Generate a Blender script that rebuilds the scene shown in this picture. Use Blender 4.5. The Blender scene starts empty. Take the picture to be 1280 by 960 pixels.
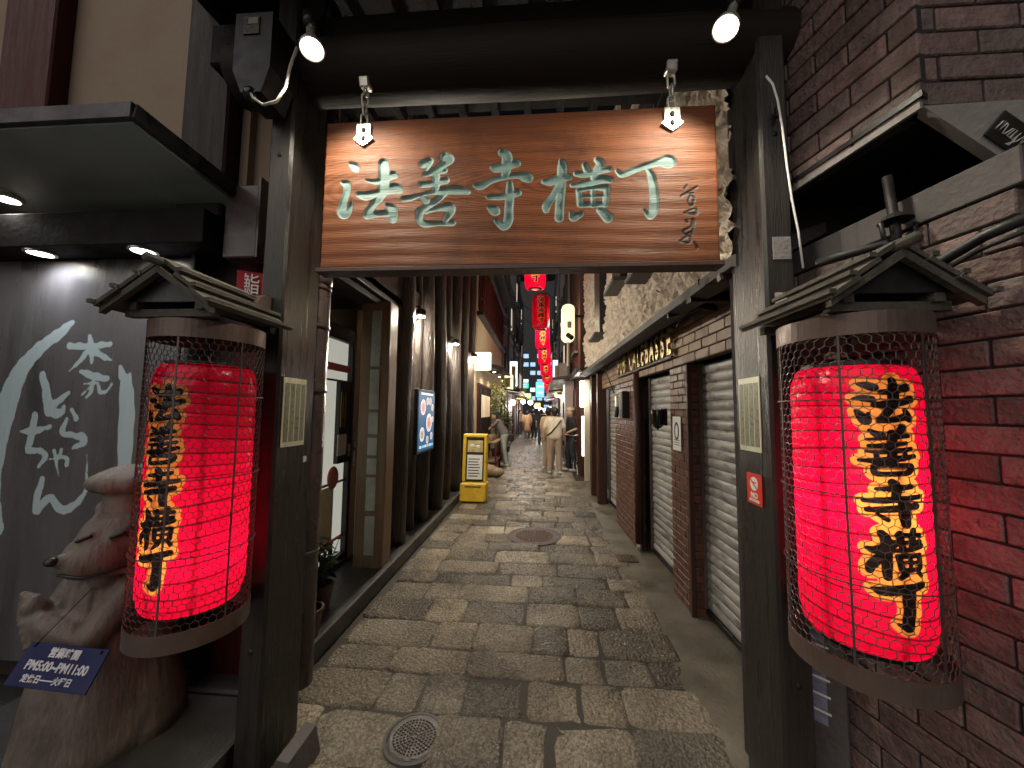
import bpy, bmesh, math, random
import numpy as np
from mathutils import Vector, Matrix, Euler
from math import sin, cos, pi, radians, atan2, sqrt
random.seed(7)
rng = np.random.default_rng(7)
S = bpy.context.scene
COL = S.collection
# ---------------------------------------------------------------- camera
FPX, CAM_H = 465.0, 1.62
YAW, PITCH, ROLL = radians(4.2), radians(4.2), radians(0.6)
Fv = Vector((-sin(YAW)*cos(PITCH), cos(YAW)*cos(PITCH), sin(PITCH)))
R0 = Vector((cos(YAW), sin(YAW), 0)); U0 = R0.cross(Fv)
Rv = R0*cos(ROLL) + U0*sin(ROLL); Uv = U0*cos(ROLL) - R0*sin(ROLL)
cd = bpy.data.cameras.new('camera'); cam = bpy.data.objects.new('camera', cd); COL.objects.link(cam)
cd.sensor_width = 36; cd.lens = FPX/1280*36; cd.clip_start = 0.02; cd.clip_end = 2000
cam.matrix_world = Matrix(((Rv.x, Uv.x, -Fv.x, 0), (Rv.y, Uv.y, -Fv.y, 0), (Rv.z, Uv.z, -Fv.z, CAM_H), (0, 0, 0, 1)))
S.camera = cam
# ---------------------------------------------------------------- world, night fill
W = bpy.data.worlds.new('World'); S.world = W; W.use_nodes = True
wn = W.node_tree; bgn = wn.nodes['Background']
sky = wn.nodes.new('ShaderNodeTexSky'); sky.sky_type = 'NISHITA'; sky.sun_disc = False
SUN_EL, SUN_AZ = radians(34), radians(206)
sky.sun_elevation = radians(0.5); sky.sun_rotation = SUN_AZ
wn.links.new(sky.outputs[0], bgn.inputs[0]); bgn.inputs[1].default_value = 0.006
sl = bpy.data.lights.new('night_fill_sun', 'SUN'); sl.energy = 1.15; sl.angle = radians(75); sl.color = (1, .93, .86)
so = bpy.data.objects.new('night_fill_sun', sl); COL.objects.link(so)  # wide soft sun added as fill from behind the camera
sd = Vector((sin(SUN_AZ)*cos(SUN_EL), cos(SUN_AZ)*cos(SUN_EL), sin(SUN_EL)))
so.rotation_euler = sd.to_track_quat('Z', 'Y').to_euler()
S.view_settings.view_transform = 'Standard'; S.view_settings.look = 'None'
S.view_settings.exposure = 0.0; S.view_settings.gamma = 1.0
S.render.engine = 'CYCLES'
S.cycles.use_denoising = True
S.cycles.use_adaptive_sampling = True; S.cycles.adaptive_threshold = .04
S.cycles.max_bounces = 6; S.cycles.diffuse_bounces = 2; S.cycles.glossy_bounces = 3; S.cycles.transmission_bounces = 4
S.cycles.sample_clamp_indirect = 4; S.cycles.caustics_reflective = False; S.cycles.caustics_refractive = False

# ---------------------------------------------------------------- measuring aids
def at(x, y, **k):
    """the point in the place that stands at photo pixel x, y on the given plane X, Y or Z = value"""
    d = Fv + Rv*((x-640)/FPX) - Uv*((y-480)/FPX)
    (a, v), = k.items(); i = 'XYZ'.index(a)
    c = Vector((0, 0, CAM_H))
    return c + d*((v-c[i])/d[i])
def on_cylinder(x, y, cx, cy, r):
    d = Fv + Rv*((x-640)/FPX) - Uv*((y-480)/FPX)
    a = d.x*d.x+d.y*d.y; b = -2*(d.x*cx+d.y*cy); c = cx*cx+cy*cy-r*r
    q = b*b-4*a*c
    t = (-b-sqrt(max(q, 0)))/(2*a)
    p = Vector((0, 0, CAM_H))+d*t
    return r*atan2(p.x-cx, -(p.y-cy)), p.z

# ---------------------------------------------------------------- materials
MATS = {}
def mat(name, base, rough=.6, var=.25, vscale=6, bump=.25, bscale=60, metal=0, stretch=(1, 1, 1), rnd=.0, hue=None, spec=.5, coat=0, dirt=0, dcol=(.02, .018, .015), dscale=3, rvar=.15, bdist=.01, streak=False):
    m = bpy.data.materials.new(name); m.use_nodes = True; nt = m.node_tree; N = nt.nodes; L = nt.links
    b = N['Principled BSDF']; b.inputs['Roughness'].default_value = rough; b.inputs['Metallic'].default_value = metal
    b.inputs['Specular IOR Level'].default_value = spec
    if coat: b.inputs['Coat Weight'].default_value = coat; b.inputs['Coat Roughness'].default_value = .15
    tc = N.new('ShaderNodeTexCoord'); mp = N.new('ShaderNodeMapping'); mp.inputs['Scale'].default_value = stretch
    oi = N.new('ShaderNodeObjectInfo'); vm = N.new('ShaderNodeVectorMath'); vm.operation = 'MULTIPLY_ADD'
    cmb = N.new('ShaderNodeCombineXYZ')
    for i in range(3): L.new(oi.outputs['Random'], cmb.inputs[i])
    vm.inputs[1].default_value = (37, 53, 71)
    L.new(cmb.outputs[0], vm.inputs[0]); L.new(tc.outputs['Object'], vm.inputs[2]); L.new(vm.outputs[0], mp.inputs[0])
    n1 = N.new('ShaderNodeTexNoise'); n1.inputs['Scale'].default_value = vscale; n1.inputs['Detail'].default_value = 7; n1.inputs['Roughness'].default_value = .62
    L.new(mp.outputs[0], n1.inputs[0])
    r1 = N.new('ShaderNodeMapRange'); r1.inputs[1].default_value = .25; r1.inputs[2].default_value = .75
    r1.inputs[3].default_value = 1-var; r1.inputs[4].default_value = 1+var; L.new(n1.outputs[0], r1.inputs[0])
    src = r1.outputs[0]
    if rnd:
        r2 = N.new('ShaderNodeMapRange'); r2.inputs[3].default_value = 1-rnd; r2.inputs[4].default_value = 1+rnd
        L.new(oi.outputs['Random'], r2.inputs[0]); mu = N.new('ShaderNodeMath'); mu.operation = 'MULTIPLY'
        L.new(src, mu.inputs[0]); L.new(r2.outputs[0], mu.inputs[1]); src = mu.outputs[0]
    vs = N.new('ShaderNodeVectorMath'); vs.operation = 'SCALE'; L.new(src, vs.inputs['Scale'])
    if hue is not None:
        mx = N.new('ShaderNodeMix'); mx.data_type = 'RGBA'; mx.inputs[6].default_value = (*base, 1); mx.inputs[7].default_value = (*hue, 1)
        wt = N.new('ShaderNodeTexWhiteNoise'); wt.noise_dimensions = '1D'; L.new(oi.outputs['Random'], wt.inputs['W'])
        L.new(wt.outputs[0] if rnd else n1.outputs[0], mx.inputs[0]); L.new(mx.outputs[2], vs.inputs[0])
    else: vs.inputs[0].default_value = base
    out = vs.outputs[0]
    if dirt:
        n3 = N.new('ShaderNodeTexNoise'); n3.inputs['Scale'].default_value = dscale; n3.inputs['Detail'].default_value = 8; n3.inputs['Roughness'].default_value = .7
        L.new(mp.outputs[0] if streak else vm.outputs[0], n3.inputs[0]); r3 = N.new('ShaderNodeMapRange'); r3.inputs[1].default_value = .48; r3.inputs[2].default_value = .66; r3.inputs[4].default_value = dirt
        L.new(n3.outputs[0], r3.inputs[0]); m3 = N.new('ShaderNodeMix'); m3.data_type = 'RGBA'; L.new(r3.outputs[0], m3.inputs[0]); L.new(out, m3.inputs[6]); m3.inputs[7].default_value = (*dcol, 1)
        out = m3.outputs[2]
    L.new(out, b.inputs['Base Color'])
    rr = N.new('ShaderNodeMapRange'); rr.inputs[1].default_value = .3; rr.inputs[2].default_value = .7
    rr.inputs[3].default_value = max(.03, rough-rvar); rr.inputs[4].default_value = min(1, rough+rvar); L.new(n1.outputs[0], rr.inputs[0]); L.new(rr.outputs[0], b.inputs['Roughness'])
    if bump:
        n2 = N.new('ShaderNodeTexNoise'); n2.inputs['Scale'].default_value = bscale; n2.inputs['Detail'].default_value = 5
        L.new(mp.outputs[0], n2.inputs[0]); bp = N.new('ShaderNodeBump'); bp.inputs['Strength'].default_value = bump; bp.inputs['Distance'].default_value = bdist
        L.new(n2.outputs[0], bp.inputs['Height']); L.new(bp.outputs[0], b.inputs['Normal'])
    MATS[name] = m
    return m
def emit(name, col, st, base=(.8, .8, .8)):
    m = bpy.data.materials.new(name); m.use_nodes = True; b = m.node_tree.nodes['Principled BSDF']
    b.inputs['Base Color'].default_value = (*base, 1); b.inputs['Emission Color'].default_value = (*col, 1); b.inputs['Emission Strength'].default_value = st
    b.inputs['Roughness'].default_value = .4
    return m
M_wood_dark = mat('dark_stained_wood', (.030, .022, .020), .5, .4, 5, .35, 40, stretch=(6, 6, .5), spec=.22)
M_shade_black = mat('shade_black_timber', (.011, .009, .009), .75, .3, 5, .3, 40, spec=.25)  # shade under roofs and in recesses put into the near-black colour
M_post = mat('gate_post_wood', (.024, .020, .018), .34, .4, 4, .35, 30, stretch=(8, 8, .4), spec=.42, dirt=.12, dcol=(.06, .05, .042), dscale=5)
M_beam = mat('gate_beam_wood', (.020, .014, .011), .6, .35, 4, .3, 30, stretch=(.4, 8, 8), spec=.2)
M_log = mat('log_column_wood', (.045, .034, .028), .42, .5, 4, .8, 14, stretch=(3, 3, .6), bdist=.03)
M_black = mat('black_plastic', (.006, .006, .007), .5, .2, 10, .05)
M_iron = mat('dark_iron', (.022, .02, .02), .5, .3, 20, .2, 80, metal=.6)
M_band = mat('bronze_paint_band', (.13, .09, .075), .45, .2, 8, .1, 60, metal=.35)
M_wire = mat('galvanised_wire', (.10, .085, .08), .45, .2, 10, 0, metal=.5)
M_steel = mat('bright_steel', (.62, .60, .54), .32, .15, 20, .1, 60, metal=.7)
M_roofw = mat('weathered_roof_wood', (.10, .088, .072), .75, .45, 4, .7, 30, stretch=(10, .5, 10), dirt=.6, dscale=7)
M_brick = mat('purple_brown_brick', (.205, .13, .118), .75, .4, 18, 1.0, 55, rnd=.3, hue=(.16, .12, .115), dirt=.35, dscale=5)
M_mortar = mat('dark_mortar', (.026, .020, .019), .9, .3, 20, .4, 90)
M_brick2 = mat('brown_pub_brick', (.125, .05, .03), .42, .3, 12, .35, 40, rnd=.18, hue=(.10, .042, .027), dirt=.3)
M_mortar2 = mat('brown_pub_joint', (.055, .03, .022), .8, .3, 20, .3, 90)
M_brick3 = mat('tan_lintel_brick', (.30, .19, .10), .55, .3, 12, .4, 40, rnd=.3, hue=(.20, .11, .06), dirt=.35)
M_conc = mat('grey_concrete', (.24, .22, .215), .8, .25, 5, .35, 60, dirt=.3)
M_conc_d = mat('dark_concrete_band', (.085, .075, .075), .7, .3, 4, .4, 40, dirt=.3)
M_gutter = mat('stained_cement_strip', (.17, .15, .118), .42, .4, 3, .5, 45, dirt=.55, dscale=1.8, dcol=(.05, .052, .03), rvar=.2)
M_granite = mat('black_granite_ledge', (.05, .05, .048), .4, .3, 5, .2, 70, dirt=.3, dcol=(.1, .095, .085))
M_ground = mat('asphalt', (.045, .043, .04), .8, .3, 4, .5, 120)
M_joint = mat('paving_joint', (.042, .036, .028), .8, .3, 9, .6, 90)
M_stucco = mat('rough_stucco', (.62, .52, .41), .85, .35, 5, .9, 26, dirt=.5, dcol=(.09, .065, .06), dscale=9, bdist=.03)
M_plaster = mat('beige_plaster', (.30, .225, .165), .85, .15, 3, .25, 25, dirt=.15)
M_cream = mat('cream_wall', (.55, .47, .35), .8, .12, 3, .2, 30)
M_redwood = mat('red_brown_timber', (.070, .013, .012), .5, .3, 5, .3, 30, stretch=(6, 6, .5), spec=.22)
M_brown = mat('brown_pub_timber', (.060, .027, .019), .5, .3, 5, .3, 30, stretch=(6, 6, .5), spec=.25)
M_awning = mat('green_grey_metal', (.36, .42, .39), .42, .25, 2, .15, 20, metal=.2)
M_edge = mat('dark_metal_edge', (.03, .03, .032), .4, .2, 8, .1, metal=.4)
M_pipe = mat('brown_downpipe', (.075, .055, .052), .28, .25, 4, .12, 20)
M_beige = mat('beige_pillar_board', (.25, .17, .105), .5, .25, 4, .2, 30, stretch=(6, 6, .5))
M_glassblk = mat('pale_glass_block', (.45, .50, .44), .25, .2, 5, .2, 30)
M_bear = mat('carved_wood_statue', (.175, .145, .122), .55, .3, 5, .3, 40, stretch=(1.5, 1.5, .4), dirt=.55, dcol=(.055, .038, .032), dscale=3.5, bdist=.02)
M_blue = mat('navy_sign_plate', (.010, .015, .085), .45, .1, 5, .02, spec=.2)
M_white = mat('white_paint', (.80, .80, .78), .5, .05, 5, 0)
M_yellow = mat('yellow_plastic', (.70, .44, .03), .45, .2, 5, .1, 30, dirt=.35, dcol=(.25, .16, .05), dscale=7)
M_paperw = mat('white_paper', (.72, .72, .70), .7, .06, 20, .05)
M_notice = mat('olive_notice_print', (.22, .22, .15), .35, .35, 60, .0)
M_cream_pl = mat('cream_plate', (.72, .70, .52), .35, .1, 10, 0)
M_redsign = mat('red_sticker', (.75, .05, .03), .35, .05, 10, 0)
M_leaf = mat('green_leaf', (.07, .13, .03), .5, .35, 5, .1, 20, rnd=.3)
M_leafy = mat('yellow_green_bamboo_leaf', (.24, .26, .035), .5, .35, 5, .1, 20, rnd=.3)
M_leafd = mat('dark_green_leaf', (.05, .085, .03), .5, .35, 5, .1, 20, rnd=.3)
M_flower = mat('red_flower', (.5, .02, .03), .5, .2, 20, 0)
M_terra = mat('dark_clay_pot', (.10, .055, .04), .6, .3, 6, .3)
M_skin = mat('skin', (.52, .33, .24), .5, .08, 10, 0)
M_hair = mat('black_hair', (.012, .010, .010), .45, .3, 40, .4, 90)
M_tee = mat('cream_cotton', (.62, .52, .40), .85, .12, 8, .3, 12)
M_tee2 = mat('tan_cotton', (.45, .34, .24), .85, .12, 8, .3, 12)
M_blk = mat('black_cotton', (.014, .014, .016), .8, .2, 8, .3, 12)
M_grey = mat('grey_cotton', (.12, .11, .115), .8, .2, 8, .3, 12)
M_beigep = mat('beige_trousers', (.36, .27, .19), .8, .15, 8, .35, 10)
M_jeans = mat('pale_jeans', (.33, .36, .34), .8, .2, 8, .35, 10)
M_navyp = mat('dark_trousers', (.035, .038, .05), .8, .2, 8, .35, 10)
M_shoe = mat('white_shoe', (.65, .63, .6), .5, .1, 10, 0)
M_coat = mat('tan_coat', (.40, .22, .11), .85, .15, 8, .3, 10)
M_bldg = mat('far_grey_wall', (.20, .19, .19), .8, .25, 2, .3, 10)
M_bldg2 = mat('far_dark_wall', (.075, .072, .08), .75, .25, 2, .3, 10)
M_glass_d = mat('dark_window_glass', (.012, .013, .015), .08, .1, 3, 0)
E_bulb = emit('lamp_glow_white', (1, .97, .80), 9)
E_bulb_s = emit('lamp_glow_small', (1, .95, .82), 30)
E_far = emit('far_lamp_glow', (1, .96, .86), 14)

# ---------------------------------------------------------------- mesh building
class MB:
    def __init__(s): s.v = []; s.f = []
    def add(s, v, f):
        o = len(s.v); s.v += [tuple(p) for p in v]; s.f += [tuple(i+o for i in q) for q in f]; return s
    def box(s, c, d, rot=None, bev=0.0):
        hx, hy, hz = d[0]/2, d[1]/2, d[2]/2
        if not bev:
            v = [Vector((x*hx, y*hy, z*hz)) for x in (-1, 1) for y in (-1, 1) for z in (-1, 1)]
            f = [(0, 1, 3, 2), (4, 6, 7, 5), (0, 4, 5, 1), (2, 3, 7, 6), (0, 2, 6, 4), (1, 5, 7, 3)]
        else:
            b = min(bev, hx*.9, hy*.9, hz*.9); v = []; idx = {}
            for x in (-1, 1):
                for y in (-1, 1):
                    for z in (-1, 1):
                        for a in range(3):
                            p = [x*(hx-b), y*(hy-b), z*(hz-b)]; p[a] = (x*hx, y*hy, z*hz)[a]
                            idx[(x, y, z, a)] = len(v); v.append(Vector(p))
            f = []
            def q(*k): f.append(tuple(idx[i] for i in k))
            for sg in (-1, 1):
                k = [(sg, -1, -1, 0), (sg, 1, -1, 0), (sg, 1, 1, 0), (sg, -1, 1, 0)]; q(*(k if sg > 0 else k[::-1]))
                k = [(-1, sg, -1, 1), (1, sg, -1, 1), (1, sg, 1, 1), (-1, sg, 1, 1)]; q(*(k[::-1] if sg > 0 else k))
                k = [(-1, -1, sg, 2), (1, -1, sg, 2), (1, 1, sg, 2), (-1, 1, sg, 2)]; q(*(k if sg > 0 else k[::-1]))
            for a in (-1, 1):
                for c_ in (-1, 1):
                    q((a, c_, -1, 0), (a, c_, 1, 0), (a, c_, 1, 1), (a, c_, -1, 1))
                    q((a, -1, c_, 0), (a, 1, c_, 0), (a, 1, c_, 2), (a, -1, c_, 2))
                    q((-1, a, c_, 1), (1, a, c_, 1), (1, a, c_, 2), (-1, a, c_, 2))
            for x in (-1, 1):
                for y in (-1, 1):
                    for z in (-1, 1): q((x, y, z, 0), (x, y, z, 1), (x, y, z, 2))
        m = rot.to_matrix() if isinstance(rot, Euler) else rot
        c = Vector(c)
        return s.add([(m @ p if m else p)+c for p in v], f)
    def bar(s, a, b, w, h, up=(0, 0, 1), bev=0.0):
        a, b = Vector(a), Vector(b); y = (b-a); L = y.length; y.normalize(); x = y.cross(Vector(up)).normalized(); z = x.cross(y)
        return s.box((a+b)/2, (w, L, h), Matrix((x, y, z)).transposed(), bev)
    def tube(s, pts, r, n=8, cap=True):
        pts = [Vector(p) for p in pts]; rs = r if hasattr(r, '__len__') else [r]*len(pts)
        o = len(s.v); prev = None
        for i, p in enumerate(pts):
            t = (pts[min(i+1, len(pts)-1)]-pts[max(i-1, 0)]).normalized()
            if prev is None: x = t.orthogonal().normalized()
            else: x = (prev-t*prev.dot(t)).normalized()
            prev = x; y = t.cross(x)
            for k in range(n): s.v.append(tuple(p+(x*cos(2*pi*k/n)+y*sin(2*pi*k/n))*rs[i]))
        for i in range(len(pts)-1):
            for k in range(n):
                a = o+i*n+k; b = o+i*n+(k+1) % n; s.f.append((a, b, b+n, a+n))
        if cap: s.f.append(tuple(o+k for k in range(n))[::-1]); s.f.append(tuple(o+(len(pts)-1)*n+k for k in range(n)))
        return s
    def lathe(s, prof, c=(0, 0, 0), n=24, close=False):
        c = Vector(c); o = len(s.v); m = len(prof)
        for (r, z) in prof:
            for k in range(n): s.v.append((c.x+r*cos(2*pi*k/n), c.y+r*sin(2*pi*k/n), c.z+z))
        for i in range(m-1 if not close else m):
            for k in range(n):
                a = o+i*n+k; b = o+i*n+(k+1) % n; a2 = o+((i+1) % m)*n+k; b2 = o+((i+1) % m)*n+(k+1) % n
                s.f.append((a, b, b2, a2))
        return s
    def prism(s, poly, vec):
        """closed 3D polygon swept along vec"""
        v = Vector(vec); n = len(poly); P = [Vector(p) for p in poly]
        f = [tuple(range(n))[::-1], tuple(range(n, 2*n))]+[(i, (i+1) % n, n+(i+1) % n, n+i) for i in range(n)]
        return s.add(P+[p+v for p in P], f)
    def ball(s, c, r, n=12, m=8, sc=(1, 1, 1), rot=None):
        c = Vector(c); v = []; f = []
        for i in range(m+1):
            th = pi*i/m
            for k in range(n):
                p = Vector((sin(th)*cos(2*pi*k/n)*r*sc[0], sin(th)*sin(2*pi*k/n)*r*sc[1], cos(th)*r*sc[2]))
                if rot: p = rot.to_matrix() @ p
                v.append(p+c)
        for i in range(m):
            for k in range(n):
                f.append((i*n+k, (i+1)*n+k, (i+1)*n+(k+1) % n, i*n+(k+1) % n))
        return s.add(v, f)
    def cap(s, a, b, ra, rb, n=10):
        """tapered capsule"""
        a, b = Vector(a), Vector(b); d = (b-a).normalized()
        pts = []; rs = []
        for k in range(4): t = -cos(k*pi/8); pts.append(a+d*ra*t*.999); rs.append(max(1e-3, ra*sin(k*pi/8)))
        pts.append(a); rs.append(ra); pts.append(b); rs.append(rb)
        for k in range(1, 5): t = sin(k*pi/8); pts.append(b+d*rb*t*.999); rs.append(max(1e-3, rb*cos(k*pi/8)))
        return s.tube(pts, rs, n)
    def mesh(s, name='m', clean=False):
        me = bpy.data.meshes.new(name); me.from_pydata(s.v, [], s.f); me.validate()
        bm = bmesh.new(); bm.from_mesh(me)
        if clean: bmesh.ops.remove_doubles(bm, verts=bm.verts, dist=1e-5)
        bmesh.ops.recalc_face_normals(bm, faces=bm.faces); bm.to_mesh(me); bm.free()
        return me
    def build(s, name, m, parent=None, smooth=False, clean=False, loc=None):
        me = s.mesh(name, clean)
        return link(name, me, m, parent, smooth, loc)
def link(name, me, m, parent=None, smooth=False, loc=None, rot=None):
    if m is not None and not me.materials: me.materials.append(m)
    if smooth: me.polygons.foreach_set('use_smooth', [True]*len(me.polygons))
    o = bpy.data.objects.new(name, me); COL.objects.link(o)
    if parent is not None:
        o.parent = parent
        o.matrix_parent_inverse = parent_inv(parent)
    if loc is not None: o.location = loc
    if rot is not None: o.rotation_euler = rot
    return o
def world_mat(p):
    return world_mat(p.parent) @ p.matrix_parent_inverse @ p.matrix_basis if p.parent else p.matrix_basis.copy()
def parent_inv(p): return world_mat(p).inverted()
def local(o):
    """child whose location is given in the thing's own frame"""
    o.matrix_parent_inverse = Matrix.Identity(4); return o
def smooth_angle(o, deg=40):
    me = o.data; me.polygons.foreach_set('use_smooth', [True]*len(me.polygons))
    try: me.set_sharp_from_angle(angle=radians(deg))
    except Exception: pass
    return o
def tag(o, label, cat, group=None):
    o['label'] = label; o['category'] = cat
    if group: o['group'] = group
    return o
def thing(name, label, cat, loc=(0, 0, 0), group=None, rz=0):
    o = bpy.data.objects.new(name, None); COL.objects.link(o); o.location = loc; o.rotation_euler = (0, 0, rz); o.empty_display_size = .1
    return tag(o, label, cat, group)
def struct(o): o['kind'] = 'structure'; return o
def stuff(o): o['kind'] = 'stuff'; return o
def copy_tree(o, parent=None):
    c = o.copy(); COL.objects.link(c); c.parent = parent
    for ch in list(o.children): copy_tree(ch, c)
    return c
def lamp(name, kind, loc, energy, col=(1, 1, 1), r=.03, parent=None, aim=None, angle=90, blend=.6):
    l = bpy.data.lights.new(name, kind); l.energy = energy; l.color = col; l.shadow_soft_size = r
    if kind == 'SPOT': l.spot_size = radians(angle); l.spot_blend = blend
    o = bpy.data.objects.new(name, l); COL.objects.link(o); o.location = loc
    if aim is not None: o.rotation_euler = (Vector(loc)-Vector(aim)).to_track_quat('Z', 'Y').to_euler()
    if parent is not None:
        o.parent = parent; o.matrix_parent_inverse = parent_inv(parent)
    return o
def text_mesh(body, size, bold=.0, extrude=.001, align='CENTER', sx=1.0):
    c = bpy.data.curves.new('text', 'FONT'); c.body = body; c.size = size; c.extrude = extrude; c.align_x = align; c.align_y = 'CENTER'; c.offset = bold
    c.resolution_u = 3
    o = bpy.data.objects.new('text', c); COL.objects.link(o)
    dg = bpy.context.evaluated_depsgraph_get(); dg.update()
    me = bpy.data.meshes.new_from_object(o.evaluated_get(dg))
    bpy.data.objects.remove(o); bpy.data.curves.remove(c)
    me.materials.clear()
    if sx != 1.0: me.transform(Matrix.Diagonal((sx, 1, 1, 1)))
    return me
def frame(x, z, origin):
    """4x4 with local x and y (up) axes and origin"""
    x = Vector(x).normalized(); z = Vector(z).normalized(); n = x.cross(z)
    m = Matrix((x, z, n)).transposed().to_4x4(); m.translation = Vector(origin); return m
def put_text(name, body, size, m, fr, parent, bold=0, sx=1.0, extrude=.001):
    me = text_mesh(body, size, bold, extrude, sx=sx); me.transform(fr); me.name = name
    return link(name, me, m, parent)
# signed distance to brush strokes
def soften(st, n=4):
    # brush path: a smooth curve through the measured points
    if len(st) < 3: return st
    p = [tuple(2*a-b for a, b in zip(st[0], st[1]))]+list(st)+[tuple(2*a-b for a, b in zip(st[-1], st[-2]))]; out = []
    for i in range(1, len(p)-2):
        for k in range(n):
            t = k/n; out.append(tuple(.5*(2*b+(c-a)*t+(2*a-5*b+4*c-d)*t*t+(3*b-a-3*c+d)*t**3) for a, b, c, d in zip(p[i-1], p[i], p[i+1], p[i+2])))
    return out+[st[-1]]
def sdf(P, strokes):
    d = np.full(len(P), 1e3)
    for st in strokes:
        st = soften(st)
        for (a, b) in zip(st[:-1], st[1:]):
            ax, ay, ar = a; bx, by, br = b
            dx, dy = bx-ax, by-ay; l2 = dx*dx+dy*dy+1e-12
            t = np.clip(((P[:, 0]-ax)*dx+(P[:, 1]-ay)*dy)/l2, 0, 1)
            q = np.hypot(P[:, 0]-ax-t*dx, P[:, 1]-ay-t*dy)-(ar+t*(br-ar))
            d = np.minimum(d, q)
    return d
def grid_mesh(name, nu, nv, fn):
    """fn(U,V)->Nx3 array ; U,V in 0..1"""
    u, v = np.meshgrid(np.linspace(0, 1, nu), np.linspace(0, 1, nv)); u = u.ravel(); v = v.ravel()
    P = fn(u, v)
    i = np.arange(nu*nv).reshape(nv, nu)
    q = np.stack([i[:-1, :-1], i[:-1, 1:], i[1:, 1:], i[1:, :-1]], -1).reshape(-1, 4)
    me = bpy.data.meshes.new(name); me.vertices.add(len(P)); me.vertices.foreach_set('co', P.astype(np.float32).ravel())
    me.loops.add(q.size); me.loops.foreach_set('vertex_index', q.ravel().astype(np.int32))
    me.polygons.add(len(q)); me.polygons.foreach_set('loop_start', np.arange(0, q.size, 4, dtype=np.int32)); me.polygons.foreach_set('loop_total', np.full(len(q), 4, dtype=np.int32))
    me.update(calc_edges=True); me.validate()
    return me, u, v
def set_attr(me, name, arr):
    a = me.attributes.new(name, 'FLOAT', 'POINT'); a.data.foreach_set('value', arr.astype(np.float32))
def attr_node(N, name):
    n = N.new('ShaderNodeAttribute'); n.attribute_name = name; return n.outputs['Fac']
def step_node(N, L, src, a, b):
    r = N.new('ShaderNodeMapRange'); r.inputs[1].default_value = a; r.inputs[2].default_value = b; r.inputs[3].default_value = 1; r.inputs[4].default_value = 0
    L.new(src, r.inputs[0]); return r.outputs[0]

# ================================================================ SETTING: ground, paving, kerb
struct(MB().add([(-60, -30, -.05), (60, -30, -.05), (60, 90, -.05), (-60, 90, -.05)], [(0, 1, 2, 3)]).build('ground', M_ground))
struct(MB().box((0, -8.6, -.032), (40, 17.8, .03)).build('street_pavement', mat('pale_street_slabs', (.34, .33, .31), .6, .2, 3, .3, 40)))
pave = struct(MB().box((-.1, 30, -.026), (2.66, 58.6, .03)).build('pavement', M_joint))
M_stone = mat('wet_granite_sett', (.325, .268, .188), .27, .42, 70, 1.0, 55, rnd=.5, hue=(.165, .148, .115), dirt=.5, dscale=2.6, dcol=(.075, .065, .046), rvar=.2, bdist=.03)
_n = M_stone.node_tree; N = _n.nodes; L = _n.links; b = N['Principled BSDF']; src = b.inputs['Base Color'].links[0].from_socket
gp = N.new('ShaderNodeNewGeometry'); nw = N.new('ShaderNodeTexNoise'); nw.inputs['Scale'].default_value = 1.3; nw.inputs['Detail'].default_value = 6; nw.inputs['Roughness'].default_value = .65; L.new(gp.outputs['Position'], nw.inputs[0])
mr = N.new('ShaderNodeMapRange'); mr.inputs[1].default_value = .36; mr.inputs[2].default_value = .62; mr.inputs[3].default_value = .45; mr.inputs[4].default_value = 1.12; L.new(nw.outputs[0], mr.inputs[0])
vs = N.new('ShaderNodeVectorMath'); vs.operation = 'SCALE'; L.new(src, vs.inputs[0]); L.new(mr.outputs[0], vs.inputs['Scale']); L.new(vs.outputs[0], b.inputs['Base Color'])
def stone_mesh(w, d, k):
    r = random.Random(k); n = 16; v = []; f = []; rad = r.uniform(.02, .045)
    def outline(inset, z, jit, jz):
        for i in range(n):
            a = 2*pi*(i+.5)/n; c, s_ = cos(a), sin(a); e = .22
            x = math.copysign(abs(c)**e, c)*(w/2-inset); y_ = math.copysign(abs(s_)**e, s_)*(d/2-inset)
            v.append((x+r.uniform(-jit, jit), y_+r.uniform(-jit, jit), z+r.uniform(-jz, jz)))
    outline(0, -.05, .0, 0); outline(.0, -.016, .005, .003); outline(.010, -.005, .005, .003); outline(.040, .0, .006, .004)
    for q in range(3):
        for i in range(n): f.append((q*n+i, q*n+(i+1) % n, (q+1)*n+(i+1) % n, (q+1)*n+i))
    v.append((r.uniform(-.02, .02), r.uniform(-.02, .02), r.uniform(-.003, .005))); c_ = len(v)-1
    for i in range(n): f.append((3*n+i, 3*n+(i+1) % n, c_))
    m = MB(); m.add(v, f); me = m.mesh('paving_stone'); me.materials.append(M_stone)
    me.polygons.foreach_set('use_smooth', [True]*len(me.polygons)); return me
widths = [.24, .30, .36, .42, .50, .62]
SM = {(w, k): stone_mesh(w, .28, int(w*100)+k*1000) for w in widths for k in range(4)}
far = MB(); y = .35; row = 0; nst = 0; rr = random.Random(3)
while y < 46:
    rd = rr.choice([.24, .27, .30, .33]) if y < 12 else .3
    x = -1.405+rr.uniform(0, .05); xe = 1.0+.03*sin(y*2)-.012*y*(y < 14)-(.16 if y >= 14 else 0)
    while x < xe-.1:
        w = rr.choice(widths)
        if xe-x-w < .16: w = xe-x
        cw = min(widths, key=lambda q: abs(q-w))
        if y < 10.2:
            o = link('paving_stone', SM[(cw, rr.randrange(4))], None, pave)
            o.location = (x+w/2, y+rd/2, rr.uniform(-.008, .006)); o.scale = ((w+.008)/cw, (rd+.012)/.28, 1)
            o.rotation_euler = (rr.uniform(-.014, .014), rr.uniform(-.014, .014), rr.uniform(-.02, .02)); nst += 1
        else:
            z = rr.uniform(-.004, .004)
            far.box((x+w/2, y+rd/2, -.02+z), (w-.025, rd-.02, .04), None, .012)
        x += w
    y += rd; row += 1
stuff(far.build('far_paving', M_stone, pave))
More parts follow.
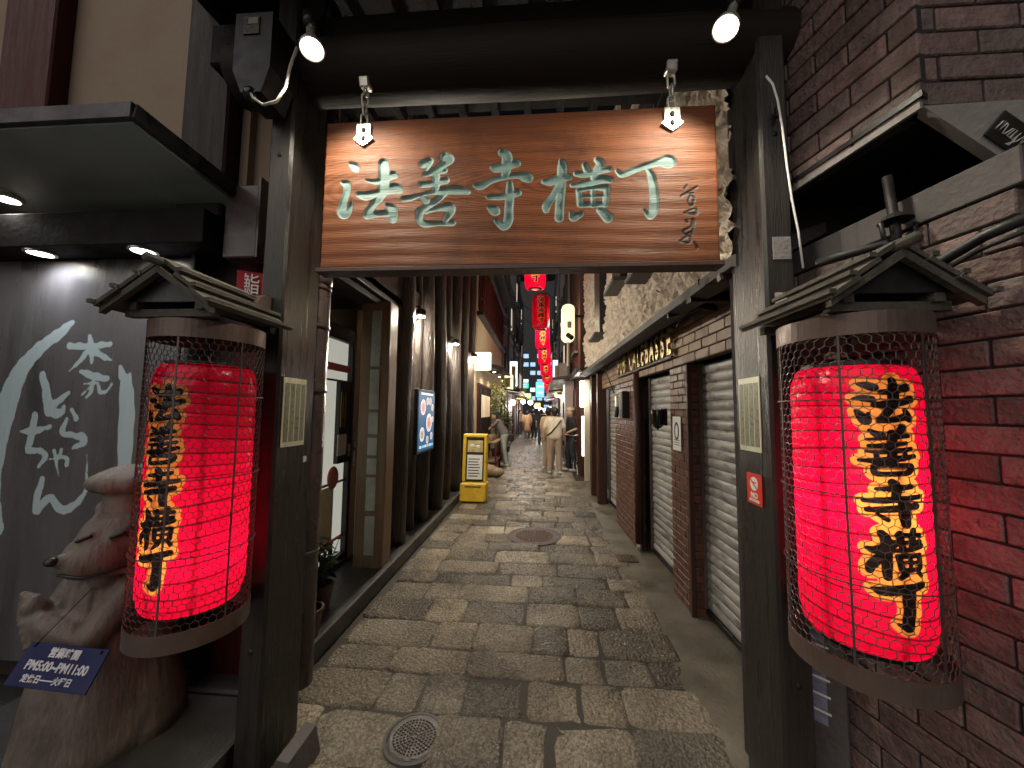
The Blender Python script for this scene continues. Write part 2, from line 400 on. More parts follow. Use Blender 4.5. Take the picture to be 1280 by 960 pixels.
struct(MB().add([(.90, .3, -.006), (1.7, .3, .012), (1.62, 9, .012), (.78, 9, -.006), (.9, .3, -.05), (.78, 9, -.05)], [(0, 1, 2, 3), (0, 3, 5, 4)]).build('gutter_strip', M_gutter))
# drain plate by the pub wall
dp = thing('drain_plate', 'small square rusty drain plate in the cement strip by the pub wall', 'drain cover', (.98, 4.35, 0))
MB().box((.98, 4.35, .004), (.22, .2, .012), None, .004).build('plate', M_terra, dp)
for i in range(4): MB().box((.92+.04*i, 4.35, .0125), (.012, .15, .004)).build('slot', M_black, dp)
# granite ledge along the left shops
led = struct(MB().box((-1.78, 5.1, .065), (.72, 6.3, .15), None, .012).build('kerb_ledge', M_granite))
struct(MB().box((-1.75, 15.5, .05), (.7, 14.3, .12), None, .012).build('far_kerb', M_conc_d))

def manhole(label, x, y, r, m):
    t = thing('manhole_cover', label, 'manhole cover', (x, y, 0), 'manhole covers in the paving')
    MB().lathe([(r*1.12, -.03), (r*1.12, .004), (r*1.0, .006), (r*1.0, -.03)], (x, y, .0), 40).build('rim', M_conc_d, t)
    MB().lathe([(r*.985, -.02), (r*.985, .005), (r*.9, .007), (0.001, .007)], (x, y, 0), 40).build('lid', m, t)
    k = MB()
    n = 7
    for ring in range(1, n):
        c = max(6, ring*6)
        for q in range(c):
            a = 2*pi*(q+.5*(ring % 2))/c; rad = r*.86*ring/n
            k.box((x+rad*cos(a), y+rad*sin(a), .009), (r*.075, r*.075, .006), Euler((0, 0, a)), .001)
    stuff(k.build('tread', m, t))
M_mh = mat('worn_iron_lid', (.06, .055, .05), .45, .35, 8, .4, 70, metal=.5)
M_mh2 = mat('rusty_iron_lid', (.085, .055, .045), .5, .35, 8, .4, 70, metal=.4)
manhole('small round dark iron cover nearest to the camera at the gate', -.608, 1.93, .135, M_mh)
manhole('large reddish iron manhole cover in the middle of the alley', -.053, 5.0, .31, M_mh2)

# ================================================================ GATE
gate = thing('wooden_gate', 'dark timber gate with two square posts and a log lintel across the alley mouth', 'gate', (0, 1.75, 0))
def post(x0, x1, name='post'):
    p = MB().box(((x0+x1)/2, 1.77, 2.15), (x1-x0, .28, 4.3), None, .012).build(name, M_post, gate)
    return p
pL = post(-1.318, -1.20); pR = post(.965, 1.088)
# lintel: a rounded log with a shallow curve
pts = [(-1.6+.16*i, 1.76, 3.38-.0*(i-10)**2) for i in range(20)]
MB().tube(pts, [.155-.012*abs(i-9.5)/9.5 for i in range(20)], 18).build('lintel_log', M_beam, gate, smooth=True)
MB().box((-.12, 1.86, 3.62), (3.4, .16, .24), None, .01).build('upper_beam', M_shade_black, gate)
rf = MB().box((-.12, 1.85, 3.98), (3.7, 1.9, .05), Euler((radians(4), 0, 0))).build('roof', M_shade_black, gate)
for i in range(15): MB().box((-1.85+.25*i, 1.85, 3.90), (.06, 1.86, .09), Euler((radians(4), 0, 0)), .004).build('rafter', M_shade_black, rf)

# ---------------------------------------------------------------- sign board with carved characters
BY = 1.70   # front face
def px_stroke(st, ox, oy, sc, Y, wide=1.0):
    out = []
    for (x, y, r) in st:
        p = at(ox+x/sc, oy+y/sc, Y=Y); q = at(ox+(x+r)/sc, oy+y/sc, Y=Y)
        out.append((p.x, p.z, (q-p).length*wide))
    return out
A_ = [ # first three characters, measured on the board
 [(150,130,12),(180,155,22),(198,178,9)], [(95,255,11),(125,272,21),(122,330,19),(98,400,21),(95,450,28),(115,473,20),(140,440,18),(158,370,4)],
 [(368,128,26),(375,200,29),(368,300,29),(345,350,25),(310,390,20),(265,460,22)], [(255,240,8),(330,250,16),(425,208,22),(452,213,11)],
 [(202,335,15),(260,345,24),(340,320,18),(440,295,28),(480,310,17)], [(265,470,24),(330,466,15),(400,460,18)], [(390,402,9),(425,440,28),(435,500,22)],
 [(632,135,22),(680,112,18),(655,162,14)], [(775,82,24),(815,102,21),(770,135,20),(720,170,17),(640,203,10)], [(640,206,9),(700,190,15),(780,178,14)],
 [(618,270,17),(680,265,17),(785,242,20)], [(713,190,21),(720,240,21),(715,310,19)], [(500,365,14),(560,357,15),(640,332,10),(780,310,22),(880,308,22),(932,320,15)],
 [(618,345,13),(655,375,20)], [(782,292,12),(780,330,14),(700,390,17),(610,450,21)], [(610,460,22),(608,500,19),(640,530,19),(730,530,13),(830,525,17)],
 [(650,450,13),(720,430,15),(800,420,25),(822,440,22),(790,490,19),(780,525,13)],
 [(1160,56,23),(1192,80,28),(1190,150,28),(1180,210,21)], [(1093,155,14),(1130,160,25),(1250,130,22),(1268,142,10)],
 [(978,275,13),(1020,280,20),(1100,240,16),(1250,208,16),(1325,222,28),(1345,235,16)], [(1067,352,15),(1150,352,18),(1265,325,21)],
 [(1212,265,18),(1212,330,24),(1205,430,24),(1200,510,26),(1170,545,24),(1120,512,14)], [(1070,420,13),(1108,442,27),(1128,455,16)]]
B_ = [ # fourth and fifth
 [(212,250,16),(260,250,24),(340,220,25),(388,225,13)], [(325,106,11),(335,150,26),(330,250,27),(320,380,25),(315,490,26)], [(310,270,15),(270,350,19),(230,410,24),(228,440,19)],
 [(425,198,15),(490,200,20),(650,167,17)], [(485,140,16),(500,180,20),(500,205,15)], [(568,105,19),(590,130,23),(560,180,21),(545,225,18)],
 [(400,275,13),(480,265,19),(600,237,23),(658,240,16)], [(445,310,17),(455,400,19)], [(450,305,15),(540,292,13),(630,292,20)], [(635,300,17),(620,400,19)],
 [(540,290,14),(540,410,14)], [(460,350,10),(620,342,11)], [(460,405,15),(610,400,15)], [(395,460,13),(410,490,22),(460,465,17)], [(590,440,23),(640,490,29)],
 [(702,180,13),(740,203,18),(850,160,19),(980,120,23),(1040,115,39),(1066,122,24)], [(905,160,14),(930,220,22),(945,320,25),(945,430,27),(920,478,20),(880,440,8)]]
C_ = [[(1165,275,7),(1150,300,6)], [(1235,285,6),(1130,345,7)], [(1150,330,6),(1205,325,7)], [(1190,340,7),(1215,360,7),(1200,410,7),(1175,385,6),(1190,340,6)],
 [(1150,460,8),(1190,440,6),(1225,430,6),(1225,465,10),(1150,462,6)], [(1160,510,7),(1168,520,8)], [(1205,500,7),(1195,550,7),(1140,580,7),(1160,600,6),(1205,580,6)],
 [(1215,510,6),(1200,600,7)], [(1120,650,7),(1180,610,7),(1190,650,7),(1160,665,6)], [(1130,650,6),(1185,660,6)], [(1215,655,7),(1235,690,9)]]
teal = [px_stroke(s, 410, 180, 5.333, BY, 1.32) for s in A_]+[px_stroke(s, 640, 180, 5.333, BY, 1.26) for s in B_]
ink = [px_stroke(s, 640, 180, 5.333, BY, 1.4) for s in C_]
X0, X1, Z0, Z1 = -1.075, .815, 2.305, 3.06
M_board = mat('sign_wood', (.255, .082, .024), .5, .5, 7, .35, 30, stretch=(.22, 1, 9), hue=(.13, .038, .016), dirt=.75, dcol=(.06, .023, .015), dscale=1.7, spec=.25)
nt = M_board.node_tree; N = nt.nodes; L = nt.links; b = N['Principled BSDF']
# wood figure: growth rings
tc = N.new('ShaderNodeTexCoord'); mp = N.new('ShaderNodeMapping'); mp.inputs['Scale'].default_value = (.9, 1, 7.5); mp.inputs['Location'].default_value = (-.56*.9, 0, -2.70*7.5); L.new(tc.outputs['Object'], mp.inputs[0])
wv = N.new('ShaderNodeTexWave'); wv.wave_type = 'RINGS'; wv.rings_direction = 'Y'; wv.inputs['Scale'].default_value = 5.0; wv.inputs['Distortion'].default_value = 2.4; wv.inputs['Detail'].default_value = 3; wv.inputs['Detail Scale'].default_value = 1.1
L.new(mp.outputs[0], wv.inputs[0])
gr = N.new('ShaderNodeMapRange'); gr.inputs[1].default_value = 0; gr.inputs[2].default_value = 1; gr.inputs[3].default_value = .70; gr.inputs[4].default_value = 1.1; L.new(wv.outputs[0], gr.inputs[0])
src = b.inputs['Base Color'].links[0].from_socket
sc = N.new('ShaderNodeVectorMath'); sc.operation = 'SCALE'; L.new(src, sc.inputs[0]); L.new(gr.outputs[0], sc.inputs['Scale'])
tnz = N.new('ShaderNodeTexNoise'); tnz.inputs['Scale'].default_value = 14; L.new(tc.outputs['Object'], tnz.inputs[0])
tr = N.new('ShaderNodeMix'); tr.data_type = 'RGBA'; L.new(tnz.outputs[0], tr.inputs[0]); tr.inputs[6].default_value = (.11, .18, .17, 1); tr.inputs[7].default_value = (.24, .345, .325, 1)
m1 = N.new('ShaderNodeMix'); m1.data_type = 'RGBA'; L.new(step_node(N, L, attr_node(N, 'teal'), -.0015, .0), m1.inputs[0]); L.new(sc.outputs[0], m1.inputs[6]); L.new(tr.outputs[2], m1.inputs[7])
m2 = N.new('ShaderNodeMix'); m2.data_type = 'RGBA'; L.new(step_node(N, L, attr_node(N, 'ink'), -.001, .0006), m2.inputs[0]); L.new(m1.outputs[2], m2.inputs[6]); m2.inputs[7].default_value = (.03, .025, .02, 1)
L.new(m2.outputs[2], b.inputs['Base Color'])
sign = thing('hanging_sign_board', 'wide wooden sign board with carved teal characters hanging from the gate lintel', 'sign', (-.13, BY, 2.68))
def bfn(u, v):
    x = X0+(X1-X0)*u; z = Z0+(Z1-Z0)*v
    P = np.stack([x, z], 1); d1 = sdf(P, teal); d2 = sdf(P, ink)
    bfn.d = (d1, d2)
    y = BY+.009*np.clip(-d1/.008, 0, 1)+.003*np.clip(-d2/.003, 0, 1)
    y = y + .0012*np.sin(z*95+3*np.sin(x*2.1))
    e = np.minimum(np.minimum(u*(X1-X0), (1-u)*(X1-X0)), np.minimum(v*(Z1-Z0), (1-v)*(Z1-Z0)))
    y = y + .006*np.clip(1-e/.006, 0, 1)
    return np.stack([x, y, z], 1)
me, u, v = grid_mesh('sign_board', 520, 210, bfn); set_attr(me, 'teal', bfn.d[0]); set_attr(me, 'ink', bfn.d[1])
bo = link('board_face', me, M_board, sign, smooth=True)
bb = MB().box(((X0+X1)/2, BY+.038, (Z0+Z1)/2), (X1-X0, .052, Z1-Z0)); me2 = bb.mesh('board_body'); set_attr(me2, 'teal', np.ones(len(me2.vertices))); set_attr(me2, 'ink', np.ones(len(me2.vertices))); link('board_body', me2, M_board, sign)
M_moon = mat('dark_edge_strip', (.05, .022, .016), .5, .3, 5, .2)
MB().box(((X0+X1)/2, BY+.03, Z0-.009), (X1-X0+.03, .085, .022), None, .003).build('bottom_batten', M_moon, sign)
for cx, ztop, zp in ((-.876, 3.24, 2.99), (.613, 3.235, 3.0)):
    hx = MB()
    o_ = hx.prism([(cx-.035, BY-.012, zp+.045), (cx+.035, BY-.012, zp+.045), (cx+.035, BY-.012, zp-.015), (cx+.05, BY-.012, zp-.03), (cx+.02, BY-.012, zp-.055), (cx, BY-.012, zp-.068), (cx-.02, BY-.012, zp-.055), (cx-.05, BY-.012, zp-.03), (cx-.035, BY-.012, zp-.015)], (0, .012, 0)).build('hanger_plate', M_steel, sign)
    for dz in (.012, -.03): MB().ball((cx, BY-.013, zp+dz), .012, 10, 6, (1, .5, 1.2)).build('bolt', M_iron, o_, smooth=True)
    # chain links
    z = zp+.05; k = 0
    while z < ztop-.03:
        ang = 0 if k % 2 == 0 else pi/2
        ptsl = []
        for q in range(17):
            a = 2*pi*q/16; lx = .017*cos(a); lz = .017*sin(a)+(.018 if sin(a) > 0 else -.018)
            ptsl.append((cx+lx*cos(ang), BY-.006+lx*sin(ang), z+.02+lz))
        MB().tube(ptsl, .0055, 6, cap=False).build('chain_link', M_steel, sign, smooth=True); z += .055; k += 1
    MB().box((cx, BY-.005, ztop+.012), (.05, .06, .05), Euler((.3, 0, 0)), .006).build('ceiling_bracket', M_steel, sign)

# ---------------------------------------------------------------- gate spotlights
def spot(name_label, loc, d, energy):
    loc = Vector(loc); d = Vector(d).normalized(); q = d.to_track_quat('Z', 'Y').to_matrix().to_4x4(); q = q @ Matrix.Scale(.8, 4); q.translation = loc
    t = thing('spot_lamp', name_label, 'lamp', loc, 'flood lamps on the gate')
    s = MB().lathe([(.022, -.165), (.024, -.11), (.036, -.08), (.058, -.03), (.064, -.002), (.062, .004), (.058, .0), (.05, -.02), (.012, -.05)], (0, 0, 0), 32); me = s.mesh('reflector'); me.transform(q); link('reflector', me, M_steel, t, smooth=True)
    g = MB().lathe([(.047, -.028), (.040, -.010), (.022, -.002), (.001, .0)], (0, 0, 0), 32); me = g.mesh('lens'); me.transform(q); link('lens', me, E_bulb, t, smooth=True)
    MB().tube([loc-d*.225, loc-d*.155], .030, 14).build('socket', M_black, t, smooth=True)
    MB().tube([loc-d*.21, loc-d*.21+Vector((0, .06, .05)), loc-d*.21+Vector((0, .12, .20))], .010, 8).build('arm', M_iron, t, smooth=True)
    lamp('spot_light', 'SPOT', loc+d*.03, energy, (1, .93, .74), .05, t, loc+d, 150, .45)
    return t
spot('white flood lamp lit beside the black box above the left post', at(390, 62, Y=1.44), (.22, -.20, -.9), 50)
spot('white flood lamp lit above the right gate post', at(907, 36, Y=1.44), (-.34, -.20, -.9), 46)
# black control box with cable on left post
bx_ = thing('control_box', 'black plastic control box with a grey label beside the left flood lamp', 'box', (-1.3, 1.5, 3.2))
MB().prism([(-1.375, 1.46, 3.40), (-1.20, 1.46, 3.40), (-1.20, 1.46, 3.14), (-1.235, 1.46, 3.02), (-1.33, 1.46, 3.02), (-1.375, 1.46, 3.13)], (0, .155, 0)).build('case', M_black, bx_)
MB().box((-1.295, 1.456, 3.335), (.075, .004, .085)).build('label_plate', M_mh, bx_)
MB().box((-1.285, 1.4525, 3.352), (.045, .003, .03)).build('display', M_conc, bx_)
MB().ball((-1.29, 1.47, 3.02), .03, 10, 6).build('sensor', M_glass_d, bx_, smooth=True)
M_cable = mat('grey_cable', (.42, .40, .36), .5, .1, 10, 0)
c0 = Vector((-1.29, 1.46, 3.03))
MB().tube([c0, c0+Vector((.03, -.01, -.05)), c0+Vector((.08, -.01, -.085)), c0+Vector((.14, -.01, -.07)), c0+Vector((.17, 0, 0)), c0+Vector((.17, .02, .12)), c0+Vector((.19, .03, .22))], .006, 6).build('cable', M_cable, bx_, smooth=True)

# ---------------------------------------------------------------- notices on the posts
def notice(label, X, ya, yb, z0, z1, out):
    t = thing('post_notice', label, 'notice', (X, (ya+yb)/2, z0), 'printed notices on the gate posts')
    MB().box((X, (ya+yb)/2, (z0+z1)/2), (.004, yb-ya, z1-z0), None, .001).build('plate', M_cream_pl, t)
    for i in range(4):
        w = (yb-ya-.012)/4; yc = ya+.006+w*(i+.5)
        MB().box((X+out*.0026, yc, (z0+z1)/2-.001), (.002, w-.008, z1-z0-.05)).build('print_column', M_notice, t)
    return t
notice('pale four column notice plate on the left gate post', -1.197, 1.66, 1.83, 1.44, 1.77, 1)
notice('pale four column notice plate on the right gate post above the red sticker', .962, 1.70, 1.87, 1.45, 1.785, -1)
ns = thing('no_smoking_sticker', 'red no smoking sticker on the right gate post', 'sticker', (.962, 1.79, 1.2))
MB().box((.9615, 1.765, 1.285), (.004, .115, .135), None, .001).build('plate', M_redsign, ns)
fr = frame((0, -1, 0), (0, 0, 1), (.9590, 1.765, 1.308))
c_ = MB().lathe([(.030, -.0005), (.030, .0006), (.0001, .0006)], (0, 0, 0), 24).mesh('white_disc'); c_.transform(fr); link('white_disc', c_, M_white, ns)
r_ = MB().box((0, 0, .0012), (.055, .007, .001), Euler((0, 0, -.7))).box((0, .006, .001), (.034, .006, .001)).mesh('mark'); r_.transform(fr); link('mark', r_, M_redsign, ns)
put_text('lettering', 'NO', .034, M_white, frame((0, -1, 0), (0, 0, 1), (.9588, 1.765, 1.256)), ns, .001)
put_text('lettering', 'SMOKING', .017, M_white, frame((0, -1, 0), (0, 0, 1), (.9588, 1.765, 1.234)), ns, .0005)

st_ = thing('white_sticker', 'tiny white sticker on the left gate post below the notice', 'sticker', (-1.198, 1.84, 1.36))
MB().box((-1.1985, 1.85, 1.365), (.003, .022, .03)).build('paper', M_paperw, st_)
tp = thing('grey_tape_patch', 'square grey patch on the front of the right gate post', 'patch', (1.03, 1.628, 2.35))
MB().box((1.035, 1.628, 2.33), (.075, .004, .10), None, .001).build('patch', M_conc, tp)
for z_ in (.55, 1.95, 2.85):
    for (x_, p_) in ((-1.26, pL), (1.028, pR)): MB().ball((x_, 1.63, z_), .013, 10, 6, (1, .4, 1)).build('bolt_head', M_iron, p_, smooth=True)
# downpipe behind left post
pp = thing('downpipe', 'brown round downpipe with seams right behind the left gate post', 'pipe', (-1.17, 1.98, 0))
MB().tube([(-1.262, 1.985, .18), (-1.262, 1.985, 2.36)], .07, 24).build('lower_pipe', M_pipe, pp, smooth=True)
MB().tube([(-1.235, 2.0, 2.36), (-1.235, 2.0, 4.0)], .045, 20).build('upper_pipe', M_pipe, pp, smooth=True)
for z in (2.30, 2.08, 1.72, .86): MB().lathe([(.0715, -.009), (.075, -.006), (.075, .006), (.0715, .009)], (-1.262, 1.985, z), 24).build('seam_ring', M_pipe, pp, smooth=True)
MB().lathe([(.045, .02), (.077, .0), (.077, -.05), (.07, -.06)], (-1.262, 1.985, 2.38), 24).build('collar', M_pipe, pp, smooth=True)
w_ = thing('stone_wedge', 'small pale stone wedge on the ground at the left post foot', 'stone', (-1.1, 1.75, 0))
MB().prism([(-1.19, 1.63, -.02), (-1.03, 1.63, -.02), (-1.06, 1.63, .11), (-1.115, 1.63, .12)], (0, .2, 0)).build('wedge', M_conc_d, w_)

# ================================================================ LANTERNS
def lantern_material(name):
    m = bpy.data.materials.new(name); m.use_nodes = True; nt = m.node_tree; N = nt.nodes; L = nt.links
    N.remove(N['Principled BSDF']); out = N['Material Output']
    a = attr_node(N, 'ink'); w = attr_node(N, 'ring')
    tc = N.new('ShaderNodeTexCoord'); nz = N.new('ShaderNodeTexNoise'); nz.inputs['Scale'].default_value = 9; nz.inputs['Detail'].default_value = 6; L.new(tc.outputs['Object'], nz.inputs[0])
    red = N.new('ShaderNodeMix'); red.data_type = 'RGBA'; L.new(nz.outputs[0], red.inputs[0]); red.inputs[6].default_value = (.58, .002, .038, 1); red.inputs[7].default_value = (.78, .003, .066, 1)
    m1 = N.new('ShaderNodeMix'); m1.data_type = 'RGBA'; L.new(step_node(N, L, a, .0135, .0155), m1.inputs[0]); L.new(red.outputs[2], m1.inputs[6]); m1.inputs[7].default_value = (.62, .27, .06, 1)
    m2 = N.new('ShaderNodeMix'); m2.data_type = 'RGBA'; L.new(step_node(N, L, a, -.001, .001), m2.inputs[0]); L.new(m1.outputs[2], m2.inputs[6]); m2.inputs[7].default_value = (.006, .004, .004, 1)
    m3 = N.new('ShaderNodeMix'); m3.data_type = 'RGBA'; L.new(step_node(N, L, w, .0014, .0042), m3.inputs[0]); L.new(m2.outputs[2], m3.inputs[6])
    dk = N.new('ShaderNodeVectorMath'); dk.operation = 'SCALE'; dk.inputs['Scale'].default_value = .22; L.new(m2.outputs[2], dk.inputs[0]); L.new(dk.outputs[0], m3.inputs[7])  # rib shade put into the paper colour, where wires block the light
    df = N.new('ShaderNodeBsdfDiffuse'); tl = N.new('ShaderNodeBsdfTranslucent'); gl = N.new('ShaderNodeBsdfGlossy'); gl.inputs['Roughness'].default_value = .22; gl.inputs['Color'].default_value = (.9, .9, .9, 1)
    L.new(m3.outputs[2], df.inputs[0]); L.new(m3.outputs[2], tl.inputs[0])
    bp = N.new('ShaderNodeBump'); bp.inputs['Strength'].default_value = .35; bp.inputs['Distance'].default_value = .008; n4 = N.new('ShaderNodeTexNoise'); n4.inputs['Scale'].default_value = 38; L.new(tc.outputs['Object'], n4.inputs[0]); L.new(n4.outputs[0], bp.inputs['Height']); L.new(bp.outputs[0], gl.inputs['Normal']); L.new(bp.outputs[0], df.inputs['Normal'])
    x1 = N.new('ShaderNodeMixShader'); x1.inputs[0].default_value = .6; L.new(df.outputs[0], x1.inputs[1]); L.new(tl.outputs[0], x1.inputs[2])
    x2 = N.new('ShaderNodeMixShader'); x2.inputs[0].default_value = .035; L.new(x1.outputs[0], x2.inputs[1]); L.new(gl.outputs[0], x2.inputs[2]); L.new(x2.outputs[0], out.inputs[0])
    return m
M_lantern = lantern_material('red_lantern_paper')
CR = (1.076, 1.367); CL = (-1.365, 1.435); LR = .168
T3 = [ # characters on the lantern, measured on the right lantern
 [(115,105,8),(170,115,20),(222,130,22)], [(80,205,6),(140,200,17),(205,208,19)], [(108,285,12),(140,320,22),(172,350,24),(186,300,8)],
 [(350,85,20),(355,150,28),(350,230,27),(325,280,22),(270,345,18)], [(270,160,14),(330,155,16),(438,130,23)], [(226,245,16),(290,245,22),(400,230,20),(466,208,20)], [(260,350,16),(340,347,16),(430,325,22)], [(430,285,16),(458,340,20)],
 [(195,415,10),(240,440,18),(282,445,14)], [(410,397,22),(398,425,22)], [(175,475,8),(320,468,11),(450,452,13)], [(190,518,10),(300,517,14),(435,502,12)], [(175,555,8),(300,560,13),(470,540,13)],
 [(345,440,24),(345,620,22)], [(125,612,9),(250,617,17),(400,603,17),(490,587,12)], [(240,578,13),(250,610,13)], [(430,575,15),(420,610,12)],
 [(225,660,15),(235,702,15),(330,707,14),(450,697,16),(470,655,17),(350,650,12),(225,652,12)],
 [(345,762,20),(375,790,24),(370,850,22)], [(240,805,10),(350,805,16),(475,790,14)], [(155,880,12),(300,882,18),(522,857,14)], [(180,942,14),(330,942,20),(505,917,18)]]
T4 = [[(405,50,31),(410,130,29),(415,175,25)], [(235,115,9),(300,150,13)],
 [(260,235,19),(290,280,25),(295,400,25),(300,510,20)], [(170,325,11),(230,340,22),(335,302,22)], [(270,370,20),(200,430,22),(185,465,17)],
 [(362,247,14),(500,247,13)], [(375,238,17),(392,320,17)], [(460,218,17),(450,320,18)], [(345,297,10),(500,285,12)], [(330,345,10),(430,340,14),(505,312,16)],
 [(372,385,16),(388,460,16)], [(368,380,14),(500,372,14)], [(500,375,14),(500,450,16)], [(445,375,11),(445,470,11)], [(385,420,9),(500,415,9)], [(392,470,14),(490,462,12)],
 [(420,492,16),(380,520,11)], [(490,472,12),(510,500,13)],
 [(200,577,7),(270,600,23),(400,592,25),(518,562,18)], [(435,620,34),(440,720,30),(435,800,30),(430,838,20),(370,810,8)]]
def cyl_stroke(st, ox, oy, sc):
    out = []
    for (x, y, r) in st:
        s_, z = on_cylinder(ox+x/sc, oy+y/sc, CR[0], CR[1], LR)
        _, z2 = on_cylinder(ox+x/sc, oy+(y+r)/sc, CR[0], CR[1], LR)
        out.append((s_, z, abs(z-z2)*1.28))
    return out
LET = [cyl_stroke(s, 1050, 460, 5.333) for s in T3]+[cyl_stroke(s, 1050, 620, 5.054) for s in T4]
allp = [p for s in LET for p in s]; S_MID = (min(p[0] for p in allp)+max(p[0] for p in allp))/2
print('lantern text s', min(p[0] for p in allp), max(p[0] for p in allp), 'z', min(p[1] for p in allp), max(p[1] for p in allp))
def paper_lantern(label, c, z0, z1, smid, ztext, energies):
    H = z1-z0; nr = 19
    st = [[(p[0]-S_MID+smid, (p[1]-1.36)*1.0+ztext, p[2]) for p in s] for s in LET]
    t = thing('paper_lantern', label, 'lantern', (c[0], c[1], z0), 'large red lanterns on the gate posts')
    def fn(u, v):
        ang = (u-.5)*2*pi; z = z0+H*v
        e = np.minimum(v, 1-v)*H; k = np.clip(e/.10, 0, 1)
        r = LR*(.80+.20*np.sqrt(np.clip(1-(1-k)**2, 0, 1)))
        ph = (v*nr+.30*np.sin(ang+v*7)+.18*np.sin(v*23)) % 1.0
        r = r*(1+.014*np.abs(np.sin(pi*ph)))
        fn.ring = np.minimum(ph, 1-ph)*H/nr
        fn.d = sdf(np.stack([LR*ang, z], 1), st)
        return np.stack([c[0]+r*np.sin(ang), c[1]-r*np.cos(ang), z], 1)
    me, u, v = grid_mesh('paper', 300, 330, fn); set_attr(me, 'ink', fn.d); set_attr(me, 'ring', fn.ring)
    link('paper_shade', me, M_lantern, t, smooth=True)
    for z, s_ in ((z0, -1), (z1, 1)):
        MB().lathe([(LR*.805, -.012), (LR*.815, .0), (LR*.805, .012), (LR*.70, .012), (LR*.70, -.012)], (c[0], c[1], z), 40, close=True).build('rim_hoop', M_black, t, smooth=False)
    MB().tube([(c[0], c[1], z1+.01), (c[0], c[1], z1+.19)], .006, 6).build('hanging_rod', M_iron, t)
    for a in (-.10, .75, -1.2): MB().tube([(c[0]+LR*.80*sin(a), c[1]-LR*.80*cos(a), z0+.02), (c[0]+LR*.86*sin(a+.04), c[1]-LR*.86*cos(a+.04), (z0+z1)/2), (c[0]+LR*.80*sin(a), c[1]-LR*.80*cos(a), z1-.02)], .0045, 6).build('inner_rod', M_iron, t)
    for q, e in enumerate(energies):
        z = z0+H*(q+.7)/(len(energies)+.4)
        if e: lamp('lantern_bulb', 'POINT', (c[0], c[1], z), e, (1, .80, .55), .055, t)
    return t
paper_lantern('glowing red paper lantern with black characters in the left wire cage', CL, .86, 1.79, -.012, 1.335, (4.2, 1.6, .12))
paper_lantern('glowing red paper lantern with black characters in the right wire cage', CR, .90, 1.78, S_MID, 1.36, (2.4, 6.0, 1.8))

